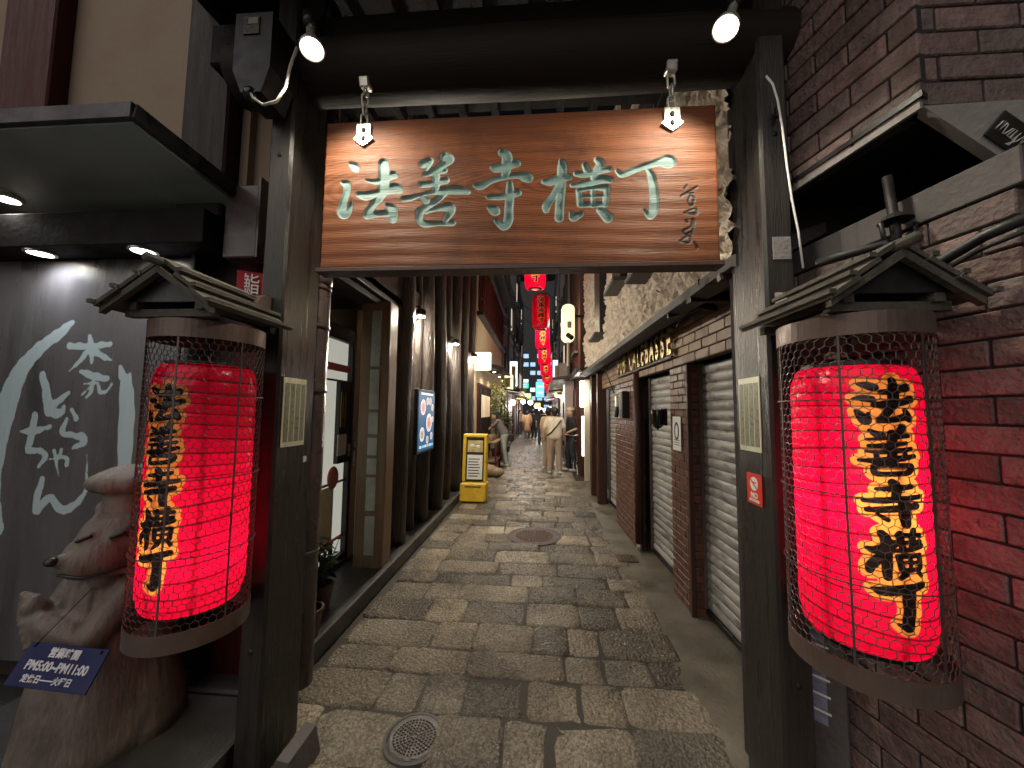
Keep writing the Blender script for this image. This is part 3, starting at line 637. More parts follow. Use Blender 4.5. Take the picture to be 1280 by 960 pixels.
def cage(label, c, z0, z1, r, post_y, yfront, bx):
    t = thing('lantern_cage', label, 'lantern cage', (c[0], c[1], z0), 'roofed wire cages on the gate posts')
    th = .005
    for (a, b_) in ((z1-.068, z1), (z0, z0+.068)):
        MB().lathe([(r, 0), (r, b_-a), (r-th, b_-a), (r-th, 0)], (c[0], c[1], a), 56, close=True).build('band', M_band, t, smooth=False)
    MB().lathe([(r-th, 0), (r-th, .004), (.001, .004)], (c[0], c[1], z1-.02), 40).build('top_plate', M_iron, t)
    # chicken wire
    w = MB(); n = 46; hw = 2*pi/n; cell = 2*pi*r/n; vh = cell*.58; rows = int((z1-z0-.12)/(vh*1.5))
    def P(a, z, rr_=0): return Vector((c[0]+(r-.003+rr_)*sin(a), c[1]-(r-.003+rr_)*cos(a), z))
    jr = random.Random(5)
    def wire(p, q):
        d = (q-p).normalized(); x = d.orthogonal().normalized()*.0014; y = d.cross(x)
        tri = [x, -x*.5+y*.866, -x*.5-y*.866]
        w.add([p+k for k in tri]+[q+k for k in tri], [(0, 1, 4, 3), (1, 2, 5, 4), (2, 0, 3, 5)])
    wob = {}
    def wp(i, j, s):
        key = (i % n, j, s)
        if key not in wob: wob[key] = (jr.uniform(-.08, .08), jr.uniform(-.08, .08))
        ja, jz = wob[key]
        return P((i+.5*(j % 2)+ja)*hw, z0+.05+j*vh*1.5+(vh if s else 0)*1.0+jz*vh)
    for j in range(rows+1):
        for i in range(n):
            a = wp(i, j, 0); b_ = wp(i, j, 1); wire(a, b_)
            k = i if j % 2 == 0 else i+1
            wire(b_, wp(k, j+1, 0)); wire(b_, wp(k-1, j+1, 0))
    stuff(w.build('wire_netting', M_wire, t))
    for k in range(6):
        a = 2*pi*(k+.25)/6
        MB().bar(P(a, z0+.02, .001), P(a, z1-.02, .001), .006, .003, up=(sin(a), -cos(a), 0)).build('upright', M_wire, t)
    for z in (z0+.27*(z1-z0), z0+.5*(z1-z0), z0+.76*(z1-z0)):
        MB().lathe([(r+.0005, -.0018), (r+.0035, -.0018), (r+.0035, .0018), (r+.0005, .0018)], (c[0], c[1], z), 48, close=True).build('hoop', M_wire, t)
    # little gabled roof, ridge pointing to the street
    ya, yb = yfront, post_y; zr = z1+.175; hwid = .205; dz = .14
    rf = MB().tube([(c[0], ya-.05, zr+.02), (c[0], yb, zr+.02)], .017, 10).build('ridge_pole', M_roofw, t, smooth=True)
    for s_ in (-1, 1):
        for k in range(3):
            f0, f1 = k/3-.02, (k+1)/3+.05
            p0 = Vector((c[0]+s_*hwid*f0, 0, zr-dz*f0+.012*(2-k))); p1 = Vector((c[0]+s_*hwid*f1, 0, zr-dz*f1+.012*(2-k)))
            nrm = Vector((dz*s_, 0, hwid)).normalized()*.014
            y0 = ya-.012*k
            MB().prism([(p0.x, y0, p0.z), (p1.x, y0, p1.z), (p1.x+nrm.x, y0, p1.z+nrm.z), (p0.x+nrm.x, y0, p0.z+nrm.z)], (0, yb-y0, 0)).build('roof_plank', M_roofw, t)
            MB().bar((p1.x+nrm.x, y0-.01, p1.z+nrm.z+.006), (p1.x+nrm.x, yb, p1.z+nrm.z+.006), .02, .014).build('batten', M_roofw, t)
        MB().prism([(c[0], ya-.01, zr+.005), (c[0]+s_*hwid*1.03, ya-.01, zr-dz*1.03), (c[0]+s_*hwid*1.03, ya-.01, zr-dz*1.03-.024), (c[0], ya-.01, zr-.022)], (0, .022, 0)).build('barge_board', M_roofw, t)
        MB().bar((c[0]+s_*.13, ya+.03, z1+.045), (c[0]+s_*.13, yb, z1+.045), .03, .03).build('rail', M_roofw, t)
    MB().prism([(c[0]-.165, ya+.03, zr-.118), (c[0]+.165, ya+.03, zr-.118), (c[0], ya+.03, zr-.012)], (0, .015, 0)).build('gable_board', M_edge, t)
    for q in (ya+.06, yb-.06): MB().bar((c[0]-.175, q, z1+.02), (c[0]+.175, q, z1+.02), .03, .028).build('cross_rail', M_roofw, t)
    for a in (.9, 2.2, 4.0, 5.4): MB().bar((c[0]+(r-.02)*cos(a), c[1]+(r-.02)*sin(a), z1-.03), (c[0]+(r-.02)*cos(a), c[1]+(r-.02)*sin(a), z1+.04), .02, .006).build('strap', M_band, t)
    # wall bracket with its rounded cover
    s_ = 1 if bx > c[0] else -1
    MB().bar((c[0], c[1]+r*.6, z1-.30), (bx, post_y, z1-.30), .03, .04).build('bracket_arm', M_iron, t)
    MB().bar((c[0], c[1]+r*.6, z0+.20), (bx, post_y, z0+.20), .03, .04).build('bracket_arm', M_iron, t)
    k = MB()
    poly = []
    for q in range(9):
        a = pi/2*q/8; poly.append((bx-.05, post_y-.09*sin(a)-.0, z1+.11+.085*cos(a)))
    poly += [(bx-.05, post_y-.005, z1+.11)]
    k.prism(poly, (.10, 0, 0)).build('bracket_cover', M_band, t)
    MB().box((bx, post_y-.04, z1+.085), (.06, .05, .05), None, .008).build('junction', M_black, t)
    return t
cage('wire lantern cage with small gabled wooden roof on the left gate post', CL, .765, 1.95, .192, 1.62, 1.21, -1.30)
cage('wire lantern cage with small gabled wooden roof on the right gate post', CR, .815, 1.935, .205, 1.62, 1.16, 1.04)

# ================================================================ LEFT SHOP FRONT (faces the street)
PY = 1.98
shop = thing('corner_shop', 'dark corner shop front with beige plaster upper floor left of the gate', 'shop front', (-3, PY, 0))
MB().box((-3.3, PY+.17, 3.9), (3.9, .2, 2.6)).build('upper_wall', M_plaster, shop)
MB().box((-3.2, PY+.20, 1.35), (3.6, .2, 2.6)).build('lower_wall', M_wood_dark, shop)
MB().box((-1.60, PY+.17, 2.6), (.44, .16, 5.2)).build('corner_wall', M_redwood, shop)
MB().box((-3.23, PY+.03, 3.9), (.36, .12, 2.4), None, .01).build('timber_post', M_redwood, shop)
MB().box((-1.945, PY+.0, 3.75), (.285, .16, 2.1), None, .012).build('timber_post', M_wood_dark, shop)
MB().box((-1.77, PY+.05, 3.9), (.05, .06, 2.3)).build('plaster_strip', M_plaster, shop)
MB().box((-3.0, 1.90, 2.60), (2.4, .2, .19), None, .004).build('header', M_shade_black, shop)
MB().box((-1.985, PY-.02, 1.3), (.03, .05, 2.6), None, .004).build('edge_trim', M_steel if False else M_edge, shop)
gb = MB().box((-1.66, 1.93, 2.66), (.2, .1, .42), None, .008).build('gutter_box', M_pipe, shop)
MB().box((-1.555, 1.93, 2.68), (.012, .11, .46)).build('flange', M_pipe, gb)
stepo = MB().box((-2.0, 1.62, .06), (1.3, .62, .16), None, .012).build('stone_step', M_granite, shop)
# lacquered panel with white brush lettering
M_panel = mat('black_lacquer_panel', (.075, .072, .077), .30, .35, 1.6, .05, 30, stretch=(4, 1, .5), dirt=.25, dcol=(.12, .115, .12), dscale=2.5)
nt = M_panel.node_tree; N = nt.nodes; L = nt.links; b = N['Principled BSDF']
src = b.inputs['Base Color'].links[0].from_socket
m1 = N.new('ShaderNodeMix'); m1.data_type = 'RGBA'; L.new(step_node(N, L, attr_node(N, 'paint'), -.002, .002), m1.inputs[0]); L.new(src, m1.inputs[6]); m1.inputs[7].default_value = (.40, .50, .53, 1); L.new(m1.outputs[2], b.inputs['Base Color'])
D_ = [[(312,78,10),(285,100,20),(250,130,24),(170,190,28),(100,270,36),(50,370,46),(20,480,46),(-10,620,40),(-30,800,34),(-10,960,30)], [(515,268,8),(528,310,22)], [(555,300,6),(540,340,30),(545,420,36),(540,540,38),(535,640,35),(530,800,30)],
 [(300,180,15),(380,181,15),(468,172,13)], [(385,137,9),(390,190,17),(392,252,6)], [(380,195,13),(345,240,11),(297,288,4)], [(400,195,13),(440,225,13),(478,240,6)],
 [(350,290,12),(400,308,17),(458,320,13)], [(362,342,5),(420,338,7)], [(400,330,7),(388,380,9),(370,400,4)], [(390,352,5),(350,390,5)], [(420,345,9),(428,378,9),(455,375,8),(478,342,5)],
 [(180,302,15),(195,360,19),(205,420,21),(215,460,24),(258,468,18),(275,440,8)], [(292,382,10),(235,428,17),(215,455,18)],
 [(150,478,16),(135,560,17),(120,625,15),(165,628,13),(193,650,14),(165,697,7)], [(93,545,9),(150,545,15),(215,525,8)],
 [(308,452,9),(325,492,12)], [(285,495,8),(270,550,15),(310,562,12),(355,572,19),(350,600,15),(310,617,6)],
 [(215,665,6),(260,655,10),(285,665,10),(285,690,10)], [(232,630,9),(250,735,4)], [(262,625,8),(258,650,7)],
 [(183,748,12),(160,820,17),(155,888,17),(190,845,17),(220,830,15),(245,870,19),(290,880,19),(340,840,13),(370,780,8),(372,645,3)]]
paint = [px_stroke(s, 0, 380, 3.429, PY, .9) for s in D_]
def pfn(u, v):
    x = -3.55+(1.55)*u; z = .2+(2.5-.2)*v; P = np.stack([x, z], 1); pfn.d = sdf(P, paint)+.004*np.sin(x*90)*np.sin(z*37)+.010*np.clip(np.sin(x*61+z*140)*np.sin(x*23-z*51+2)*np.sin(z*310+x*130)-.35, 0, 1)*(x < -2.45)
    return np.stack([x, np.full_like(x, PY), z], 1)
me, u, v = grid_mesh('lacquer_panel', 200, 300, pfn); set_attr(me, 'paint', pfn.d)
link('lettered_panel', me, M_panel, shop, smooth=False)
# awning
aw = thing('metal_awning', 'flat grey-green metal awning over the lettered black panel', 'awning', (-2.6, 1.7, 2.85))
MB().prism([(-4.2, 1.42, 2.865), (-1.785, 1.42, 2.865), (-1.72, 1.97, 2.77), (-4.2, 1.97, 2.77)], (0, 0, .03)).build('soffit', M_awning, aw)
MB().box((-2.99, 1.41, 2.91), (2.44, .03, .075), None, .004).build('front_fascia', M_edge, aw)
MB().bar((-1.775, 1.405, 2.91), (-1.70, 1.96, 2.83), .03, .075, bev=.004).build('side_fascia', M_edge, aw)
MB().box((-2.99, 1.69, 2.93), (2.4, .55, .02)).build('cover', M_edge, aw)
def downlight(label, p, r, e, col=(1, .95, .88), down=(0, 0, -1), ang=150, group='recessed downlights', flat=.5, glow=None):
    t = thing('downlight', label, 'lamp', p, group)
    p = Vector(p)
    MB().lathe([(r*1.35, .03), (r*1.35, -.004), (r*1.05, -.006), (r*1.0, .02)], p, 24).build('trim_ring', M_steel, t, smooth=False)
    MB().lathe([(r, .001), (r*.6, -.008*flat), (.001, -.012*flat)], p, 24).build('lens', glow or E_bulb_s, t, smooth=True)
    lamp('downlight_lamp', 'SPOT' if ang < 180 else 'POINT', p+Vector((0, 0, -.02)), e, col, r*.8, t, p+Vector(down), min(ang, 179), .9)
    return t
pa = at(8, 248, Z=2.785); downlight('bright recessed downlight in the awning at the far left edge', (pa.x, pa.y, 2.782), .05, 10)
downlight('flat downlight glowing above the left end of the lettered panel', (-2.87, 1.88, 2.5), .05, 13, (.92, .95, 1), down=(0, .25, -1))
downlight('flat downlight glowing above the middle of the lettered panel', (-2.23, 1.88, 2.5), .05, 13, (.92, .95, 1), down=(0, .25, -1))
rfl = thing('red_cloth_flag', 'small red cloth flag with white characters behind the left cage roof', 'flag', (-1.5, 1.85, 2.2))
MB().prism([(-1.66, 1.88, 2.38), (-1.47, 1.88, 2.35), (-1.5, 1.88, 2.18), (-1.66, 1.88, 2.2)], (0, .01, 0)).build('cloth', mat('red_cloth', (.35, .01, .02), .8, .3, 8, .3), rfl)
put_text('lettering', '鮨', .12, M_white, frame((1, -.1, -.15), (0, 0, 1), (-1.575, 1.877, 2.29)), rfl)

# ---------------------------------------------------------------- carved bear statue
def remesh(mb, vox, it=4, name='m'):
    me = mb.mesh(name); o = bpy.data.objects.new('tmp', me); COL.objects.link(o)
    r = o.modifiers.new('r', 'REMESH'); r.mode = 'VOXEL'; r.voxel_size = vox
    s_ = o.modifiers.new('s', 'SMOOTH'); s_.iterations = it; s_.factor = .5
    dg = bpy.context.evaluated_depsgraph_get(); dg.update()
    out = bpy.data.meshes.new_from_object(o.evaluated_get(dg)); bpy.data.objects.remove(o); out.name = name
    return out
bear = thing('carved_statue', 'carved wooden animal statue in a cook hat standing before the black panel', 'statue', (-2.05, 1.66, .1))
k = MB(); bc = Vector((-2.02, 1.70, 0))
k.cap(bc+Vector((0.02, 0, .60)), bc+Vector((.03, 0, .80)), .19, .15, 18)           # chest
k.cap(bc+Vector((.02, 0, .50)), bc+Vector((.02, .0, .60)), .22, .21, 18)
hdc = bc+Vector((.06, 0, 1.01)); sr = Vector((.64, .77, 0)); sc_ = Vector((.77, -.64, 0)); sz = Vector((0, 0, 1))   # head, its side and its front as seen from the lane
k.ball(hdc, .175, 24, 16, (1.0, 1.0, .86))
k.ball(hdc-sr*.075+sc_*.06-sz*.045, .135, 22, 14, (1, 1, .80))
k.cap(hdc-sr*.09+sc_*.09-sz*.055, hdc-sr*.135+sc_*.10-sz*.06, .088, .078, 16)
k.ball(hdc-sr*.200+sc_*.12-sz*.035, .034, 12, 10, (1.0, 1.0, .85))
k.cap(hdc-sr*.15+sc_*.155-sz*.10, hdc+sr*.02+sc_*.165-sz*.115, .017, .020, 8)
for (a_e, b_e, z_e) in ((-.135, .115, .045), (-.035, .165, .05)):
    k.cap(hdc+sr*(a_e-.018)+sc_*b_e+sz*(z_e-.006), hdc+sr*(a_e+.018)+sc_*(b_e+.004)+sz*(z_e+.008), .017, .017, 10)
k.ball(hdc+sr*.11+sc_*.07+sz*.125, .045, 12, 8); k.ball(hdc-sr*.08-sc_*.05+sz*.13, .045, 12, 8)
k.cap(bc+Vector((-.10, -.02, .88)), bc+Vector((.10, -.12, .87)), .05, .05, 12)     # neckerchief
k.cap(bc+Vector((.17, -.06, .80)), bc+Vector((.13, -.19, .62)), .075, .055, 14); k.cap(bc+Vector((.13, -.19, .62)), bc+Vector((-.06, -.20, .70)), .055, .046, 14)
k.cap(bc+Vector((-.13, -.04, .78)), bc+Vector((-.15, -.13, .66)), .07, .052, 14); k.cap(bc+Vector((-.15, -.13, .66)), bc+Vector((-.12, -.20, .77)), .048, .044, 14)
for q in range(4):
    k.cap(bc+Vector((-.11, -.205, .805-.032*q)), bc+Vector((-.18, -.20, .815-.034*q)), .020, .017, 8)
    k.cap(bc+Vector((-.06+.012*q, -.215, .735-.03*q)), bc+Vector((-.125+.012*q, -.235, .715-.03*q)), .019, .016, 8)
for q in range(4): k.cap(bc+Vector((-.06+.06*q, -.135+.018*abs(q-1.5), .87)), bc+Vector((-.08+.065*q, -.18+.015*abs(q-1.5), .50)), .024, .032, 10)
M_dark = mat('carved_dark_stain', (.02, .015, .013), .35, .2, 10, .1)
MB().ball(hdc-sr*.222+sc_*.128-sz*.03, .024, 12, 8, (1.1, 1.1, .85)).build('nose', M_dark, bear, smooth=True)
for (a_e, b_e, z_e) in ((-.140, .128, .043), (-.04, .178, .048)):
    MB().cap(hdc+sr*(a_e-.020)+sc_*b_e+sz*(z_e-.006), hdc+sr*(a_e+.016)+sc_*(b_e+.004)+sz*(z_e+.006), .0085, .0085, 8).build('eye', M_dark, bear, smooth=True)
MB().tube([hdc-sr*.205+sc_*.145-sz*.085, hdc-sr*.14+sc_*.182-sz*.105, hdc-sr*.06+sc_*.19-sz*.10, hdc+sr*.02+sc_*.185-sz*.085], .006, 6).build('mouth_line', M_dark, bear, smooth=True)
link('animal_body', remesh(k, .0095, 7, 'animal_body'), M_bear, bear, smooth=True)
h = MB(); h.cap(bc+Vector((.05, 0, 1.14)), bc+Vector((.05, 0, 1.20)), .10, .095, 18)
for q in range(9):
    a = 2*pi*q/9; h.ball(bc+Vector((.05+.082*cos(a), .082*sin(a), 1.268)), .078, 14, 10, (1, 1, .66))
h.ball(bc+Vector((.05, 0, 1.285)), .10, 16, 10, (1.25, 1.25, .6))
link('cook_hat', remesh(h, .010, 3, 'cook_hat'), M_bear, bear, smooth=True)
lg = MB(); pr = [(.02, .0), (.29, .0), (.28, .12), (.255, .30), (.23, .48), (.21, .56), (.02, .58)]
lg.lathe(pr, bc+Vector((.02, 0, .08)), 26); me = lg.mesh('log_base')
for v_ in me.vertices:
    a = atan2(v_.co.y-bc.y, v_.co.x-bc.x); kx = 1+.05*sin(3*a+v_.co.z*4)+.03*sin(7*a+1)
    v_.co.x = bc.x+.02+(v_.co.x-bc.x-.02)*kx; v_.co.y = bc.y+(v_.co.y-bc.y)*kx
link('log_base', me, M_bear, bear, smooth=True)
# opening-hours plate
TL, TR, BL_, BR = at(40, 802, Y=1.41), at(137, 812, Y=1.41), at(3, 856, Y=1.33), at(106, 870, Y=1.33)
hp = thing('opening_hours_plate', 'navy opening hours plate with white lettering leaning on the statue', 'sign', (TL+BR)/2)
xa = ((TR-TL)+(BR-BL_)).normalized(); up0 = ((TL-BL_)+(TR-BR)).normalized(); nrm = xa.cross(up0).normalized(); ya = nrm.cross(xa)
cc = (TL+TR+BL_+BR)/4; wd = ((TR-TL).length+(BR-BL_).length)/2; hd = ((TL-BL_).length+(TR-BR).length)/2
F4 = Matrix((xa, up0, nrm)).transposed().to_4x4(); F4.translation = cc
me = MB().box((0, 0, -.003), (wd, hd, .006), None, .0015).mesh('plate'); me.transform(F4); link('plate', me, M_blue, hp)
M_lt = mat('pale_lettering', (.70, .70, .74), .5, .05, 5, 0)
def F5(dx, dy): m = F4.copy(); m.translation = cc+xa*dx*wd+up0*dy*hd+nrm*.001; return m
put_text('lettering', '営業時間', hd*.24, M_lt, F5(.0, .29), hp, .0012)
put_text('lettering', 'PM5:00~PM11:00', hd*.30, M_lt, F5(.0, -.02), hp, .0012, sx=wd*.88/(hd*.30*8.15))
put_text('lettering', '定休日――火曜日', hd*.19, M_lt, F5(-.03, -.31), hp, .0008)
for dx in (-.42, .42): 
    p = F5(dx, .42).translation; MB().ball(p, .006, 8, 6).build('pin', M_iron, hp)
MB().bar(F5(-.42, .42).translation, F5(-.1, 1.0).translation+Vector((0, .05, .12)), .003, .003).build('string', M_iron, hp)

# ================================================================ RIGHT BRICK BUILDING (street corner)
def bricks(parent, a, b_, z0, z1, bl, bh, dep, jt, m, back=None, first=0.0, name='brick'):
    """one course after another along the wall line a -> b; the outward normal is to the right of a -> b"""
    a = Vector((*a, 0)); b_ = Vector((*b_, 0)); d = (b_-a); Ln = d.length; d.normalize(); nrm = Vector((d.y, -d.x, 0)); rz = atan2(d.y, d.x)
    if back:
        mid = (a+b_)/2-nrm*(.030-dep*.5+.010); MB().box((mid.x, mid.y, (z0+z1)/2), (Ln, .06, z1-z0), Euler((0, 0, rz))).build('mortar_bed', back, parent)
    n = int(round((z1-z0)/(bh+jt))); hh = (z1-z0)/n; cache = {}
    for i in range(n):
        x = -((i % 2)*.5+first)*(bl+jt)
        while x < Ln-.005:
            s0, s1 = max(0, x), min(Ln, x+bl)
            if s1-s0 > .025:
                key = round(s1-s0, 2)
                if key not in cache:
                    me = MB().box((0, 0, 0), (key, dep, hh-jt), None, .004).mesh(name); me.materials.append(m); cache[key] = me
                o = link(name, cache[key], None, parent); p = a+d*((s0+s1)/2)-nrm*(random.uniform(0, .004))
                o.location = (p.x, p.y, z0+hh*(i+.5)); o.rotation_euler = (random.uniform(-.01, .01), 0, rz+random.uniform(-.006, .006))
            x += bl+jt
bw = thing('brick_building', 'purple brown brick corner building with a grey overhang right of the gate', 'building', (1.6, 1.5, 0))
A_u, B_u, C_u = (1.10, 1.95), (1.262, 1.243), (2.45, 1.265)
bricks(bw, A_u, B_u, 2.63, 4.3, .25, .080, .05, .008, M_brick, M_mortar)
bricks(bw, (1.262, 1.265), C_u, 2.63, 4.3, .25, .080, .05, .008, M_brick, M_mortar, .3)
A_l, B_l = (1.262, 1.95), (1.425, 1.165)
bricks(bw, A_l, B_l, 0, 2.30, .25, .080, .05, .008, M_brick, M_mortar, .2)
# soffit and sloping concrete band under the overhang
MB().prism([(1.07, 1.97, 2.655), (1.232, 1.225, 2.655), (1.95, 1.60, 2.655), (1.95, 1.97, 2.655)], (0, 0, .02)).build('soffit', M_edge, bw)
MB().prism([(1.240, 1.234, 2.625), (2.5, 1.234, 2.655), (2.5, 1.532, 2.07), (2.12, 1.447, 2.234)], (.004, .05, .02)).build('sloping_hood', mat('pale_hood_concrete', (.46, .43, .42), .8, .2, 5, .3, 40, dirt=.3, dcol=(.2, .18, .17)), bw)
MB().bar((1.075, 1.95, 2.625), (1.238, 1.236, 2.630), .012, .022).build('drip_edge', M_conc, bw)
MB().bar((A_l[0]+.0, A_l[1], 2.36), (B_l[0]+.005, B_l[1]-.02, 2.36), .06, .115, bev=.004).build('lintel_band', M_conc_d, bw)
hx_ = Vector((.4, .096, -.18)).normalized(); hn_ = Vector((.0023, -.19, -.096)).normalized(); hp0 = Vector((1.240, 1.234, 2.625))
hd_ = Fv + Rv*((1262-640)/FPX) - Uv*((168-480)/FPX); hq = Vector((0, 0, CAM_H)); hq = hq + hd_*((hp0-hq).dot(hn_)/hd_.dot(hn_))
fr_ = frame(hx_, hn_.cross(hx_), hq+hn_*.004)
MB().bar((A_l[0]+.06, A_l[1], 1.2), (B_l[0]+.06, B_l[1], 1.2), .02, 2.4).build('inner_wall', M_shade_black, bw)
MB().box((2.2, 1.75, 1.33), (.05, 1.1, 2.66)).build('recess_wall', M_shade_black, bw)
MB().box((1.7, 1.97, 1.33), (1.1, .05, 2.66)).build('recess_wall', M_shade_black, bw)
MB().box((1.80, 1.19, 1.1), (.72, .05, 2.2), None, .004).build('door_leaf', mat('blue_grey_door', (.10, .11, .16), .5, .2, 4, .1), bw)
MB().box((1.15, 1.98, 2.2), (.30, .04, 4.4)).build('return_wall', M_mortar, bw)
pl = thing('name_plate', 'dark grey plate with white cursive lettering on the concrete hood', 'sign', hq)
nrm = fr_.to_3x3().col[2]
fp = fr_.copy(); fp.translation = fr_.translation-Vector(nrm)*.0
me = MB().box((0, 0, 0), (.15, .075, .006), None, .001).mesh('plate'); me.transform(fp); link('plate', me, M_mh, pl)
fp2 = fr_.copy(); fp2.translation = fr_.translation+Vector(nrm)*.004
cs = [[(-.06, -.012), (-.056, .012), (-.05, .016), (-.046, -.01), (-.04, .014), (-.034, .012), (-.03, -.012), (-.022, -.01), (-.012, .01), (-.004, .012), (-.012, -.01), (.0, -.012), (.006, .012), (.004, -.01), (.014, -.012), (.022, .012), (.02, -.01), (.016, -.028), (.004, -.03), (.03, -.008), (.04, .012), (.044, -.01), (.055, .008), (.062, .012)]]
me = MB().tube([(x, y, 0) for x, y in cs[0]], .0022, 5).mesh('script'); me.transform(fp2); link('script', me, M_white, pl, smooth=True)
# cable, conduit and lamp bracket
wc = thing('white_cable', 'thin white cable hanging down the right gate post', 'cable', (1.03, 1.58, 2.9))
MB().tube([at(958, 95, Y=1.6), at(966, 105, Y=1.58), at(972, 125, Y=1.58), at(978, 160, Y=1.57), at(984, 210, Y=1.57), at(990, 250, Y=1.57), at(998, 290, Y=1.57), at(1004, 335, Y=1.57)], .0045, 6).build('cable', M_white, wc, smooth=True)
MB().box(at(972, 140, Y=1.605), (.02, .015, .05), None, .003).build('clip', M_iron, wc)
cn = thing('black_conduit', 'black conduits and cables running along the brick wall above the right cage', 'conduit', (1.25, 1.35, 2.2))
p1 = [at(1020, 330, Y=1.52), at(1060, 318, Y=1.45), at(1105, 305, Y=1.38), at(1130, 335, Y=1.36), at(1175, 328, Y=1.25), at(1230, 295, Y=1.17), at(1300, 265, Y=1.06)]
MB().tube(p1, .017, 8).build('conduit', M_black, cn, smooth=True)
MB().tube([p + Vector((0, .01, -.035)) for p in p1[2:]], .008, 8).build('cable', M_black, cn, smooth=True)
q = at(1120, 290, Y=1.40)
MB().tube([q+Vector((0, .02, .22)), q, q+Vector((-.005, 0, -.09))], .016, 10).build('stem', M_iron, cn, smooth=True)
MB().lathe([(.05, .0), (.03, .02), (.016, .03)], q+Vector((0, .0, .04)), 16).build('flange', M_iron, cn)
for s_ in (-1, 1): MB().tube([q+Vector((0, 0, -.06)), q+Vector((.05*s_, -.01, -.03)), q+Vector((.06*s_, -.01, .03))], .008, 6).build('hook', M_iron, cn, smooth=True)
# notice frame low beside the right post
nf = thing('framed_notice', 'bluish notice in a grey frame low beside the right gate post', 'notice', (1.2, 1.8, 0))
a0, a1 = Vector((1.12, 1.80, 0)), Vector((1.215, 1.70, 0)); d_ = (a1-a0)
MB().bar((a0.x, a0.y, .44), (a1.x+.02, a1.y-.03, .44), .03, .95, bev=.004).build('frame', M_conc_d, nf)
nn = Vector((d_.y, -d_.x, 0)).normalized()
MB().bar(a0+nn*.016+Vector((0, 0, .60)), a1+nn*.016+Vector((0, 0, .60)), .006, .5).build('sheet', mat('blue_grey_print', (.20, .21, .30), .4, .4, 25, 0, stretch=(1, 1, 4)), nf)
for i in range(7): MB().bar(a0+nn*.0205+Vector((0, 0, .40+.065*i))+d_*.1, a0+nn*.0205+Vector((0, 0, .40+.065*i))+d_*.9, .002, .008).build('text_line', M_paperw, nf)

# ================================================================ RIGHT SIDE OF THE ALLEY: pub with shutters
def xw(y): return 1.34-.025*y
pub = thing('shuttered_pub', 'closed pub with grey roller shutters and rough stucco upper floor on the right', 'building', (1.4, 4.5, 0))
MB().bar((xw(1.9)+.36, 1.9, 1.3), (xw(9)+.36, 9, 1.3), .1, 2.6).build('back_wall', M_mortar, pub)
# shutters: slats
M_slat = mat('peeling_shutter_paint', (.38, .37, .345), .5, .18, 4, .15, 50, metal=.1, stretch=(1, .6, 2.2), dirt=.9, dscale=7, dcol=(.075, .07, .068), rnd=.14, streak=True)
def slat_mesh(Ln):
    m = MB(); prof = [(0, -.0375), (-.006, -.030), (-.011, -.016), (-.013, 0), (-.011, .016), (-.006, .030), (0, .0365)]
    n = len(prof); v = [(x, -Ln/2, z) for x, z in prof]+[(x, Ln/2, z) for x, z in prof]
    m.add(v, [(i, i+1, n+i+1, n+i) for i in range(n-1)]); me = m.mesh('shutter_slat'); me.materials.append(M_slat); me.polygons.foreach_set('use_smooth', [True]*len(me.polygons)); return me
def shutter(ya, yb, rec, z0=.07, z1=2.03):
    xa, xb = xw(ya)+rec, xw(yb)+rec; rz = -atan2(xb-xa, yb-ya); Ln = sqrt((yb-ya)**2+(xb-xa)**2)
    s_ = MB().bar((xa+.02, ya, (z0+z1)/2), (xb+.02, yb, (z0+z1)/2), .012, z1-z0).build('shutter_curtain', M_mortar, pub)
    me = slat_mesh(Ln); n = int((z1-z0)/.075)
    for i in range(n):
        o = link('shutter_slat', me, None, s_); o.location = ((xa+xb)/2+random.uniform(-.002, .002), (ya+yb)/2, z0+.075*(i+.5)); o.rotation_euler = (random.uniform(-.002, .002), 0, rz)
    MB().bar((xa-.004, ya, z0-.02), (xb-.004, yb, z0-.02), .035, .045, bev=.004).build('bottom_rail', M_iron, s_)
    for (xx, yy) in ((xa, ya), (xb, yb)): MB().box((xx-.012, yy, (z0+z1)/2), (.045, .035, z1-z0), None, .004).build('guide_rail', M_band, s_)
shutter(1.95, 3.20, .10); shutter(3.64, 4.50, .10); shutter(5.78, 6.75, .10)
def bpil(ya, yb, z1=2.03, rec=0.0, m=M_brick2):
    bricks(pub, (xw(yb)+rec, yb), (xw(ya)+rec, ya), 0, z1, .19, .056, .05, .007, m, M_mortar2)
bpil(3.22, 3.60)
bricks(pub, (xw(3.22)-.024, 3.22), (xw(3.22)+.16, 3.22), 0, 2.03, .12, .056, .05, .007, M_brick2, M_mortar2)
MB().box((xw(3.2)-.02, 3.19, 1.0), (.035, .03, 2.05), None, .003).build('corner_angle', M_brown, pub)
M_brwall = mat('brown_painted_brick', (.11, .046, .03), .4, .3, 8, .4, 40, dirt=.2)
w_ = MB().bar((xw(4.62), 4.62, 1.0), (xw(5.74), 5.74, 1.0), .08, 2.04).build('brick_panel', M_mortar2, pub)
bricks(pub, (xw(5.74), 5.74), (xw(4.64), 4.64), .0, 2.03, .21, .066, .1, .007, M_brwall)
# dark red downpipe and drop
dpz = MB().tube([(xw(4.56)-.05, 4.57, .1), (xw(4.56)-.05, 4.57, 2.1)], .045, 14).build('wall_downpipe', M_brown, pub, smooth=True)
MB().tube([(xw(4.56)-.05, 4.57, .03), (xw(4.56)-.05, 4.57, .10)], .03, 12).build('pipe_foot', M_steel, dpz, smooth=True)
